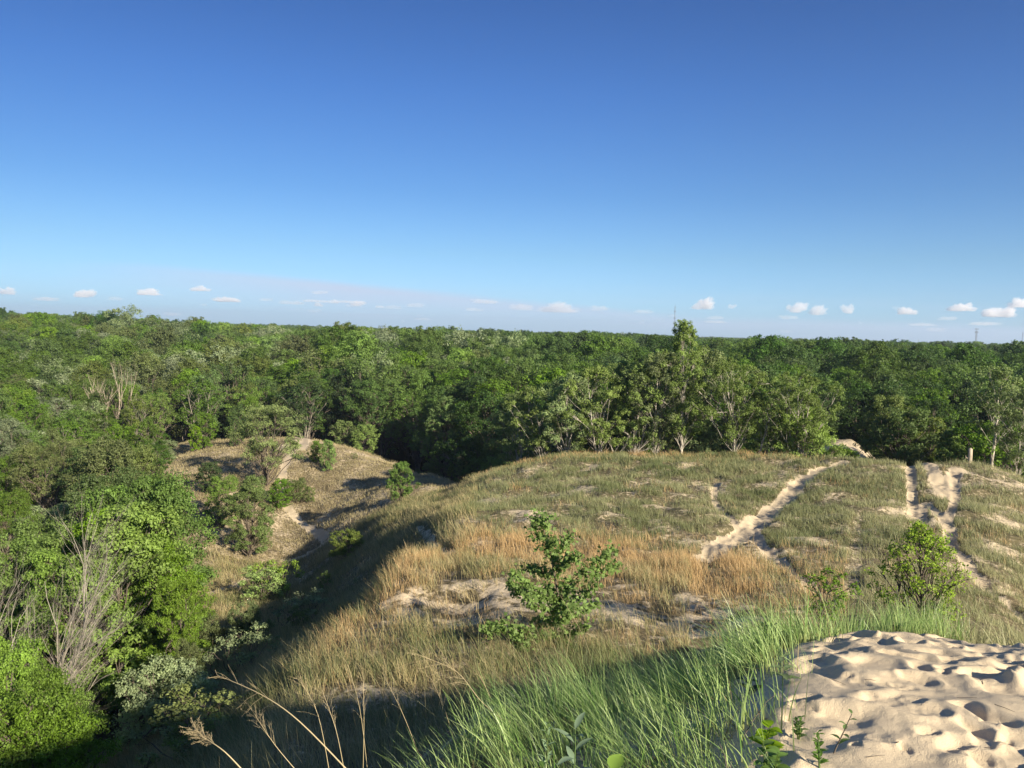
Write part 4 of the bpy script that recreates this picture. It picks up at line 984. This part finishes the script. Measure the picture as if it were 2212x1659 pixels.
# ------------------------------------------------------------------ the central sapling
def at_px(px, py, Y):
    d = ray(px, py); k_ = Y / d[1]; return d * k_
LEAF_SAP = leaf_mat('sapling leaves', (.18, .29, .04), var=.55, trans=.4, hue=0)
def lobed(L, P, Nn, size, rg, var):
    """leaves of three lobes sharing one stalk end"""
    Nn = Nn / np.linalg.norm(Nn, axis=1)[:, None]; D = rg.normal(size=P.shape); D[:, 2] -= .6; D -= (D * Nn).sum(1)[:, None] * Nn; D /= np.linalg.norm(D, axis=1)[:, None]; B = np.cross(Nn, D)
    for a, k_ in ((-.75, .75), (0, 1.0), (.75, .75)):
        d = D * math.cos(a) + B * math.sin(a); s_ = size * k_; L.leaves(P + d * s_[:, None] * .5, Nn, s_, rg, .42, var, d)
def sapling():
    rg = np.random.default_rng(31); Y0 = 15.4
    c = lambda a, b: (286.7 + a * .16667, 491.5 + b * .16667)
    bx, by = base_xy(557.5, 15.4); zb = Hs(bx, by)
    root = bpy.data.objects.new('sapling', None); COL.objects.link(root); root.location = (bx, by, zb)
    root['label'] = 'young maple sapling with a tufted leader standing alone on the central mound'; root['category'] = 'tree'
    org = np.array([bx, by, zb]); off = project(org[None])[1][0] - 644.8
    def W(a, b, dy=0):
        p = at_px(*c(a, b), by + dy); return p - org
    stem = [W(1625, 920), W(1628, 840), W(1625, 740), W(1630, 640, .05), W(1618, 560), W(1600, 470, -.05), W(1590, 390), W(1572, 310), W(1545, 240), W(1522, 160)]
    stem[0] = np.array([0, 0, -.15]); T = Geo(); T.tube(np.array(stem), np.linspace(.030, .006, 10), 6)
    BR = [([(1640, 640), (1700, 560), (1770, 490), (1850, 435), (1905, 385), (1945, 345)], .35, 1.0), ([(1800, 480), (1870, 490), (1930, 465), (1985, 440)], .5, .7),
          ([(1632, 720), (1700, 660), (1780, 620), (1850, 550)], -.45, 1.0), ([(1630, 770), (1700, 740), (1770, 715), (1845, 675)], .55, .8), ([(1600, 500), (1540, 490), (1490, 465), (1435, 455)], .4, .75),
          ([(1622, 650), (1540, 620), (1470, 580), (1400, 540), (1355, 500)], -.3, 1.1), ([(1540, 620), (1450, 600), (1390, 610), (1350, 570)], .35, .9), ([(1625, 740), (1560, 700), (1500, 680), (1440, 640)], -.6, .9),
          ([(1595, 430), (1630, 370), (1670, 310), (1705, 265)], .3, .85), ([(1600, 470), (1660, 440), (1700, 400), (1740, 380)], -.5, .8), ([(1625, 800), (1560, 770), (1500, 790)], .5, .9),
          ([(1626, 860), (1520, 860), (1420, 850), (1330, 800), (1250, 800), (1215, 850)], -.4, 1.2), ([(1626, 850), (1700, 850), (1760, 820), (1800, 810)], -.3, .8), ([(1400, 850), (1370, 900), (1440, 930)], -.5, .9), ([(1627, 880), (1680, 930), (1720, 960)], -.4, .7),
          ([(1590, 380), (1560, 330), (1610, 300)], -.3, .7), ([(1628, 680), (1600, 620), (1560, 560)], .5, .9), ([(1628, 700), (1660, 640), (1690, 560)], .5, 1.0), ([(1626, 800), (1670, 760), (1700, 700)], -.6, .9)]
    L = Geo()
    def cluster(p, n, sd):
        q = p + rg.normal(size=(n, 3)) * sd * np.array([1, 1, .85]); nn = rg.normal(size=(n, 3)) * .6 + np.array([.15, -.35, .55]); lobed(L, q, nn, rg.uniform(.06, .105, n), rg, np.clip(.5 + rg.normal(size=n) * .2, 0, 1))
    for pts_, dy, k_ in BR:
        P = np.array([W(a, b, dy * i / (len(pts_) - 1)) for i, (a, b) in enumerate(pts_)])
        T.tube(P, np.linspace(.014, .004, len(P)), 5)
        for i in range(1, len(P)):
            for q in (0.25, .6, 1.0):
                p = P[i-1] * (1 - q) + P[i] * q; cluster(p, int(23 * k_), .07 * k_)
        cluster(P[-1], 10, .07)
    for i in range(2, 8): cluster(stem[i], 10, .10); cluster((stem[i] + stem[i+1]) / 2, 8, .10)
    for a, b, n, sd in ((1525, 190, 130, .13), (1505, 250, 50, .11), (1545, 150, 40, .09), (1545, 270, 30, .10), (1490, 190, 30, .08)): cluster(W(a, b), n, sd)
    link('trunk', T.build('trunk', [BARK], True), root); link('crown', L.build('crown', [LEAF_SAP]), root)
sapling()
# two young cottonwoods below the sand crest on the right
def right_tree(key, mk, px, r, pyt, name, label, sxy, rz):
    x, y = base_xy(px, r); s = top_scale(key, x, y, pyt); root, c = put(key, mk, x, y, s, name, label, 'tree' if 'tree' in name else 'shrub', None, rz, .05); root.scale = (s * sxy, s * sxy, s)
right_tree('cottonwood', 'fresh', 934, 15.5, 518, 'young_tree', 'airy young cottonwood just beyond the sand crest on the right', 1.05, 0)
right_tree('shoot', 'bright', 826, 17.5, 566, 'shrub', 'small leafy cottonwood shoot rising behind the beach grass', 1.1, 2)

# ------------------------------------------------------------------ foreground stalks and weeds
STRAW = grass_mat('straw stalk', (.50, .40, .22), (.66, .54, .32), (.5, .4, .22), .2)
def stalk(pts_px, Y, rad, label, n_side, slen, seed, fluffy=0.0, name='grass_stalk'):
    rg = np.random.default_rng(seed); P = [at_px(a, b, Y * k_) for a, b, k_ in pts_px]
    # carry the stem on to the ground
    P = np.array(smooth_poly(P, 5)); e = P[0]; gz = Hs(e[0], e[1])
    if e[2] > gz: 
        d_ = P[0] - P[1]; d_ = d_ / np.linalg.norm(d_); foot = np.array([e[0] + d_[0] * .25, e[1] + .1, 0]); foot[2] = Hs(foot[0], foot[1]) - .03; P = np.concatenate([[foot], [(foot + e) / 2 + np.array([d_[0] * .05, 0, 0])], P])
    o_ = P[0].copy(); root = bpy.data.objects.new(name, None); COL.objects.link(root); root.location = o_; root['label'] = label; root['category'] = 'grass stalk'; root['group'] = 'dry seed stalks in the foreground'
    P = P - o_; g = Geo(); g.tube(P, np.linspace(rad, rad * .35, len(P)), 5); link('stem', g.build('stem', [STRAW], True), root)
    s_ = Geo(); n = len(P)
    T_ = P[-1] - P[-4]; T_ /= np.linalg.norm(T_)
    for k_ in range(n_side):
        q = 1 - (k_ / n_side) * .46 ; u = q * (n - 1); i = min(int(u), n - 2); p = P[i] * (1 - u + i) + P[i+1] * (u - i)
        v = rg.normal(size=3); v -= v @ T_ * T_; v /= np.linalg.norm(v); L_ = slen * rg.uniform(.5, 1.1) * (.35 + 1.2 * (1 - q) / .46 if not fluffy else 1)
        d = T_ * rg.uniform(.6, 1.0) + v * rg.uniform(.25, .6)
        a = p + d * L_ * .5; b = p + d * L_ + np.array([0, 0, -.12 * L_]); s_.tube(np.array([p, a, b]), [rad * .3, rad * .22, rad * .12], 3)
        for f in range(3 + int(fluffy * 5)):
            t = rg.uniform(.3, 1); pp = p + (b - p) * t; dd = d * .7 + rg.normal(size=3) * .35; s_.tube(np.array([pp, pp + dd * L_ * .18]), [rad * .28, rad * .1], 3)
    link('seed_head', s_.build('seed_head', [STRAW]), root)
stalk([(352, 775, 1), (300, 722, 1.02), (262, 695, 1.05), (217, 675, 1.1)], 2.3, .0024, 'longest golden stalk slanting up left across the bottom of the view', 12, .12, 1)
stalk([(247, 775, 1), (225, 752, 1.0), (205, 738, 1.02), (196, 731, 1.03)], 2.1, .002, 'thick feathery straw plume at the bottom left', 52, .055, 2, .8)
stalk([(500, 668+50, 1), (480, 700, 1), (457, 672, 1.02), (424, 657, 1.03)], 4.2, .003, 'drooping plumed stalk in front of the dark hollow left of the sapling', 16, .18, 3, .4)
stalk([(510, 735, 1), (497, 712, 1), (487, 690, 1.0), (478, 672, 1.0)], 4.3, .0022, 'fine straight stalk right of the drooping plume', 3, .1, 4)
for i, (x0, y0, x1, y1, x2, y2, Y, lab) in enumerate([
    (330, 775, 318, 715, 300, 680, 3.0, 'thin stalk crossing above the longest golden stalk'), (368, 775, 360, 710, 348, 665, 3.6, 'slender upright seed stalk near the bottom centre-left, third of the thin row'),
    (345, 775, 336, 730, 322, 690, 2.9, 'bent seed stalk with a sparse brush above the longest stalk'), (363, 775, 364, 720, 363, 672, 3.3, 'straightest upright stalk of the thin row'),
    (418, 752, 402, 712, 382, 672, 3.9, 'seed stalk with a forked tip left of the beach grass'), (455, 742, 444, 708, 432, 680, 4.2, 'stalk with drooping side sprays at the beach grass\'s left edge'),
    (300, 775, 275, 745, 255, 715, 2.7, 'pale brushy stalk below the longest golden stalk'), (470, 725, 463, 700, 452, 683, 4.6, 'short dry stalk among the first beach grass blades'),
    (600, 690, 585, 640, 560, 595, 5.6, 'tall fine stalk leaning left beside the sapling'), (556, 700, 545, 672, 532, 650, 5.0, 'short stalk leaning left below the sapling'),
    (640, 655, 625, 620, 606, 592, 6.4, 'long fine stalk right of the sapling')]):
    stalk([(x0, y0, 1), (x1, y1, 1.0), (x2, y2, 1.02)], Y, .0016, lab, 14 if i < 7 else 6, .10, 40 + i, .15)

# broad-leaved weeds
def blade_leaf(g, p, d, n_, L_, W_, rg, v, droop=.25):
    d = d / np.linalg.norm(d); b = np.cross(n_, d); b /= np.linalg.norm(b); n_ = np.cross(d, b)
    t = np.linspace(0, 1, 6); wd = W_ * .5 * np.sin(np.pi * t ** .8) ** .9 + .0008
    c = p + d * (L_ * t)[:, None] - np.array([0, 0, 1]) * (droop * L_ * t ** 2)[:, None]
    V = np.stack([c - b * wd[:, None] + n_ * (wd * .35)[:, None], c, c + b * wd[:, None] + n_ * (wd * .35)[:, None]], 1).reshape(-1, 3)
    Q = [];
    for i in range(5): Q += [[i*3, i*3+1, i*3+4, i*3+3], [i*3+1, i*3+2, i*3+5, i*3+4]]
    g.add(V, Q, np.full(len(V), v))
LW = {'sage': leaf_mat('sage leaves', (.17, .25, .13), .25, .25, 0), 'lime': leaf_mat('lime leaves', (.20, .32, .03), .3, .45, 0), 'weed': leaf_mat('weed leaves', (.13, .22, .045), .35, .35, 0), 'deep': leaf_mat('deep leaves', (.05, .10, .03), .4, .3, 0)}
def weed(px, py, Y, Hh, nl, LL, WW, mk, label, seed, stems=1, lean=(0, 0), cat='plant', name='weed', top=False, ups=.5):
    rg = np.random.default_rng(seed); p = at_px(px, py, Y); x, y = p[0], p[1]; z = Hs(x, y)
    root = bpy.data.objects.new(name, None); COL.objects.link(root); root.location = (x, y, z); root['label'] = label; root['category'] = cat
    g = Geo(); l = Geo()
    for s_ in range(stems):
        a = rg.uniform(0, 6.28); tp = np.array([lean[0] + .16 * Hh * math.cos(a) * (stems > 1), lean[1] + .16 * Hh * math.sin(a) * (stems > 1), Hh * rg.uniform(.7, 1.0)])
        P = wander([0, 0, -.03], tp, 8, .05, rg); g.tube(P, np.linspace(.0035, .0014, 8), 5)
        for k_ in range(nl):
            u = (.25 + .75 * (k_ + 1) / nl) * 7; i = min(int(u), 6); q = P[i] * (1 - u + i) + P[i+1] * (u - i); az = k_ * 2.4 + rg.uniform(-.3, .3)
            d = np.array([math.cos(az), math.sin(az), ups * rg.uniform(.6, 1.4)]); kk = (1.15 - .5 * k_ / nl) * rg.uniform(.75, 1.1); blade_leaf(l, q, d, np.array([0, 0, 1.0]), LL * kk, WW * kk, rg, rg.uniform(.2, .8))
    link('stem', g.build('stem', [LW['weed'] if not top else BARK], True), root); link('leaves', l.build('leaves', [LW[mk]]), root)
def weed_top(px, pytop, Y, mk, nl, LL, WW, label, seed, **kw):
    x = at_px(px, pytop, Y); Hh = x[2] - Hs(x[0], x[1]); weed(px, pytop, Y, max(.1, Hh), nl, LL, WW, mk, label, seed, **kw)
weed_top(575, 728, 2.75, 'sage', 12, .13, .030, 'pale sage-green plant with long drooping leaves at the bottom edge', 1, ups=.7)
weed_top(548, 707, 3.3, 'sage', 16, .06, .014, 'upright grey-green flowering spike left of the sage-leaved plant', 2, ups=.9)
weed_top(535, 748, 2.9, 'weed', 8, .06, .026, 'small leafy weed at the bottom left of the sage-leaved plant', 3, stems=2)
weed_top(613, 748, 2.3, 'lime', 4, .09, .065, 'yellow-green broad leaf standing at the bottom edge', 4, ups=1.2)
weed_top(784, 655, 3.75, 'sage', 9, .075, .030, 'thin stem topped with pale leaves at the sand\'s left edge', 5, top=True, ups=.3)
weed_top(800, 718, 3.2, 'weed', 14, .04, .017, 'serrated-leaved weed beside the thin stem on the sand', 6, stems=2, ups=.8)
weed_top(833, 712, 3.0, 'weed', 7, .05, .02, 'red-stemmed weed leaning right, furthest onto the sand', 7, lean=(.07, 0), top=True, ups=.6)
weed_top(822, 735, 2.9, 'weed', 14, .038, .015, 'short bushy weed between the two taller ones on the sand', 8, stems=2, ups=.8)
weed_top(765, 716, 3.1, 'lime', 7, .07, .055, 'bright vine leaves creeping at the sand\'s left edge', 9, stems=2, ups=.4)
weed_top(772, 740, 2.8, 'weed', 10, .07, .04, 'leafy creeper sprawling on the sand near the bottom', 10, stems=3, ups=.4)
weed_top(748, 690, 3.9, 'deep', 8, .08, .035, 'upright stem with dark leaves where grass meets sand', 11, ups=.6)
for i, (px, py, Y, lab) in enumerate([(768, 618, 4.9, 'dark leafy bush nested in the beach grass at the top of the sand'), (785, 633, 4.8, 'dark low leaves under the beach grass at the sand\'s upper corner'), (872, 634, 5.9, 'small dark plant peeking over the sand crest, left one'), (897, 640, 5.95, 'small dark plant peeking over the sand crest, right one'), (757, 640, 4.6, 'dark leaves deep in the grass left of the sand\'s upper corner')]):
    weed_top(px, py, Y, 'deep', 12 if i in (2, 3) else 22, .05, .03, lab, 20 + i, stems=4 if i in (2, 3) else 6, name='leafy_plant', ups=.5)
# twigs lying and standing on the sand
def twig(pa, pb, Y, label, rad=.0025, seed=0):
    rg = np.random.default_rng(seed); a = at_px(*pa, Y[0]); b = at_px(*pb, Y[1]); a[2] = Hs(a[0], a[1]) + .004; 
    g = Geo(); P = wander(np.zeros(3), b - a, 7, .06, rg); g.tube(P, np.linspace(rad, rad * .5, 7), 5)
    g.tube(np.array([P[3], P[3] + (P[5] - P[3]) * .6 + np.array([.015, 0, .012])]), [rad * .6, rad * .3], 4)
    ob = link('twig', g.build('twig', [bpy.data.materials['grey brown bark']], True)); ob.location = a; ob['label'] = label; ob['category'] = 'twig'
twig((895, 768), (925, 738), (3.05, 3.25), 'dark twig lying on the sand at the bottom edge', .002, 1)
twig((742, 722), (775, 695), (3.3, 3.5), 'bent dark twig arching over the grass at the sand\'s left edge', .0025, 2)
twig((914, 667), (935, 662), (4.4, 4.5), 'small twig half buried near the middle of the sand', .003, 3)
twig((742, 760), (720, 745), (2.7, 2.9), 'dry straw-coloured stick lying in the beach grass at the bottom', .004, 4)

def litter():
    rg = np.random.default_rng(77); g = Geo()
    for i in range(150):
        x, y = rg.uniform(.9, 4.6), rg.uniform(2.6, 5.6)
        if sandmask(A_(x), A_(y))[0] < .02: continue
        if rg.uniform() > math.exp(-max(0, sandmask(A_(x), A_(y))[0] - .1) * 1.6): continue
        a = rg.uniform(0, 6.28); L_ = rg.uniform(.015, .09); p = np.array([x, y, Hs(x, y) + .003]); q = np.array([x + math.cos(a) * L_, y + math.sin(a) * L_, 0]); q[2] = Hs(q[0], q[1]) + .004
        m_ = (p + q) / 2; m_[2] = max(m_[2], Hs(m_[0], m_[1]) + .004); g.tube(np.array([p, m_, q]), [.0014, .0012, .0006], 4)
    ob = link('plant_litter', g.build('plant_litter', [BARK])); ob['kind'] = 'stuff'; ob['label'] = 'bits of dry stem and bark scattered on the open sand'; ob['category'] = 'litter'
litter()

# ------------------------------------------------------------------ weathered post
def post():
    x, y = base_xy(971, 54.5); z = Hs(x, y); top = z_at(971, 448, 54.5)
    root = bpy.data.objects.new('wooden_post', None); COL.objects.link(root); root.location = (x, y, z); root['label'] = 'pale weathered wooden post standing on the dune crest near the right edge'; root['category'] = 'post'
    hh = top - z; g = Geo(); g.tube(np.array([[0, 0, -.3], [.01, 0, hh * .5], [.0, 0, hh * .93], [.02, 0, hh]]), [.13, .12, .115, .05], 8); link('stem', g.build('stem', [DEADB], True), root)
    g = Geo(); g.tube(np.array([[-.1, 0, hh * .3], [-.22, 0, hh * .34], [-.26, 0, hh * .5]]), [.03, .025, .01], 5); link('stub', g.build('stub', [DEADB]), root)
post()

# ------------------------------------------------------------------ radio masts
def mast(px, pytop, r, wdt, label, plat):
    m, nt_, out = (bpy.data.materials['mast steel'], None, None) if 'mast steel' in bpy.data.materials else mat('mast steel')
    if nt_ is not None: b = principled(nt_, out, .5, .4); b.inputs['Base Color'].default_value = (.16, .17, .19, 1)
    x, y = base_xy(px, r); top = z_at(px, pytop, r); z0 = -18.5; h_ = top - z0
    root = bpy.data.objects.new('radio_mast', None); COL.objects.link(root); root.location = (x, y, z0); root['label'] = label; root['category'] = 'radio mast'; root['group'] = 'radio masts on the horizon'
    g = Geo(); n = int(h_ / (wdt * 1.4)); a = [0, 2.09, 4.19]
    C = [np.array([math.cos(t) * wdt * .5, math.sin(t) * wdt * .5, 0]) for t in a]
    for c in C: g.tube(np.array([c, c + [0, 0, h_ * .94]]), wdt * .10, 4)
    for i in range(n):
        z1, z2 = h_ * .94 * i / n, h_ * .94 * (i + 1) / n
        for k_ in range(3): g.tube(np.array([C[k_] + [0, 0, z1], C[(k_ + 1) % 3] + [0, 0, z2]]), wdt * .06, 3)
    link('lattice', g.build('lattice', [m]), root)
    g = Geo(); g.tube(np.array([[0, 0, h_ * .93], [0, 0, h_]]), wdt * .1, 5); link('antenna', g.build('antenna', [m]), root)
    for f in plat:
        g = Geo()
        for k_ in range(6):
            t = k_ * 1.047; c = np.array([math.cos(t) * wdt * .95, math.sin(t) * wdt * .95, h_ * f]); g.tube(np.array([c, c + [0, 0, wdt * 1.1]]), wdt * .16, 4); g.tube(np.array([[0, 0, h_ * f + wdt * .5], c + [0, 0, wdt * .5]]), wdt * .06, 3)
        link('antenna_ring', g.build('antenna_ring', [m]), root)
mast(670, 304, 2600, 2.6, 'tallest thin radio mast rising above the tallest poplar', [.62, .8])
mast(970, 329, 1900, 2.9, 'sturdy radio mast with antenna rings near the right edge', [.97, .84])
mast(1016, 331, 2600, 2.0, 'faint thin radio mast at the far right edge', [])
mast(913, 339, 3600, 1.8, 'faintest short mast tip on the horizon left of the sturdy one', [])

# ------------------------------------------------------------------ clouds
def cloud_mat(name='cloud', dens=.007):
    m, nt_, out = mat(name); v = N(nt_, 'ShaderNodeVolumePrincipled'); v.inputs['Color'].default_value = (1, .97, .95, 1); v.inputs['Density'].default_value = dens; v.inputs['Anisotropy'].default_value = .0
    nt_.links.new(v.outputs[0], out.inputs['Volume']); return m
CM = cloud_mat(); CM2 = cloud_mat('thin cloud', .0022)
import bmesh
def cloud(px, py, wpx, hpx, seed, label):
    D = 20000.; rg = np.random.default_rng(seed); bm = bmesh.new(); bmesh.ops.create_icosphere(bm, subdivisions=5, radius=1); V = np.array([v.co[:] for v in bm.verts]); 
    me = bpy.data.meshes.new('cloud'); bm.to_mesh(me); bm.free()
    Wd = wpx / F * D * .5; Hh = hpx / F * D * .5; n = max(3, int(wpx / hpx * 3))
    cs = [np.array([rg.uniform(-.65, .65), rg.uniform(-.3, .3), rg.uniform(-.25, .3)]) for _ in range(n)]; cr_ = [rg.uniform(.3, .55) * (1 - .35 * abs(c[0])) for c in cs]; cs.append(np.zeros(3)); cr_.append(.42)
    rad = np.full(len(V), .15)
    for c, q in zip(cs, cr_):
        b = V @ c; disc = b * b - (c @ c - q * q); ok = disc > 0; rr_ = np.where(ok, b + np.sqrt(np.maximum(disc, 0)), 0); rad = np.maximum(rad, rr_)
    rad = rad * (1 + .34 * gnoise(V[:, 0] * 4 + seed, V[:, 2] * 4 + V[:, 1] * 3, 5) + .22 * gnoise(V[:, 0] * 9 + seed, V[:, 2] * 9 + V[:, 1] * 7, 6))
    P = V * rad[:, None]; P[:, 2] = np.where(P[:, 2] < -.28, -.28 + (P[:, 2] + .28) * .25, P[:, 2]); P *= np.array([Wd * 1.05, Wd * .8, Hh * 2.1])
    me.vertices.foreach_set('co', P.astype(np.float32).ravel()); me.materials.append(CM2 if any(q in label for q in ('thin', 'dim', 'faint', 'grey', 'tiny', 'flat', 'pinkish')) else CM); me.update()
    ob = link('cloud', me); p = at_px(px, py, D); ob.location = p; ob['label'] = label; ob['category'] = 'cloud'; ob['group'] = 'small clouds low over the horizon'
CL = [(6,292,20,7,'cut by the left edge'),(84,295,24,7,'over the left hill'),(148,293,26,6,'at upper left, lying beside a smaller puff'),(202,289,20,6,'highest on the left'),(226,300,26,5,'below the highest left one'),(116,299,18,4,'faint between two larger left ones'),
 (266,300,14,3,'tiny, in the row left of centre'),(292,303,24,4,'thin, in the row left of centre'),(318,305,12,4,'small, in the middle of the left row'),(334,302,12,4,'roundish, in the middle of the left row'),(358,304,18,5,'at the right end of the left row'),(380,307,10,3,'last small puff of the left row'),
 (415,306,18,4,'small and flat left of centre'),(320,293,18,3,'thin grey streak above the left row'),(474,310,18,3,'flat, over the middle of the horizon'),(556,309,44,9,'long pinkish bank over the saddle'),(520,308,26,6,'dim, left part of the pinkish bank'),(486,302,26,4,'grey streak above the middle of the horizon'),
 (702,305,24,12,'puffy white, right of the tallest poplar'),(732,307,9,5,'small puff beside the puffy white one'),(716,318,18,4,'dim low below the puffy white one'),(796,309,22,10,'bright, left of a chain of three'),(816,312,20,10,'middle of the chain of three'),(846,310,16,10,'right of the chain of three'),(788,318,20,4,'low thin below the chain of three'),
 (908,312,22,7,'alone between the chain and the right group'),(962,308,26,9,'left of the right-edge group'),(998,313,34,12,'largest of the right-edge group'),(1018,304,24,10,'upper, cut by the right edge'),(896,309,8,4,'tiny puff left of the lone right one'),(644,312,20,4,'dim, behind the tallest mast'),(600,309,20,5,'grey, right of the pinkish bank')]
for i, (a, b, c_, d_, lab) in enumerate(CL): cloud(a, b, c_, d_, 100 + i, 'small low cloud, ' + lab)

cr2 = np.random.default_rng(404)
for i in range(22):
    a = cr2.uniform(10, 1015); hz_ = 332 + (a - 512) * .026; cloud(a, hz_ - cr2.uniform(7, 26), cr2.uniform(6, 34), cr2.uniform(2, 4), 300 + i, 'faint grey-white wisp of cloud in the low band over the horizon')

# ------------------------------------------------------------------ the air
def haze():
    m, nt_, out = mat('haze air'); v = N(nt_, 'ShaderNodeVolumePrincipled'); v.inputs['Color'].default_value = (.72, .84, 1, 1); v.inputs['Density'].default_value = 1.5e-4; v.inputs['Anisotropy'].default_value = .2
    nt_.links.new(v.outputs[0], out.inputs['Volume'])
    a = 7300; z0, z1 = -26, 112; V = [(x, y, z) for z in (z0, z1) for x, y in ((-a, -a), (a, -a), (a, a), (-a, a))]
    me = mesh('haze', V, np.array([[0, 3, 2, 1], [4, 5, 6, 7], [0, 1, 5, 4], [1, 2, 6, 5], [2, 3, 7, 6], [3, 0, 4, 7]]), 4, [m])
    link('haze', me, kind='stuff', label='thin bluish haze in the air over the far woodland', category='haze')
haze()
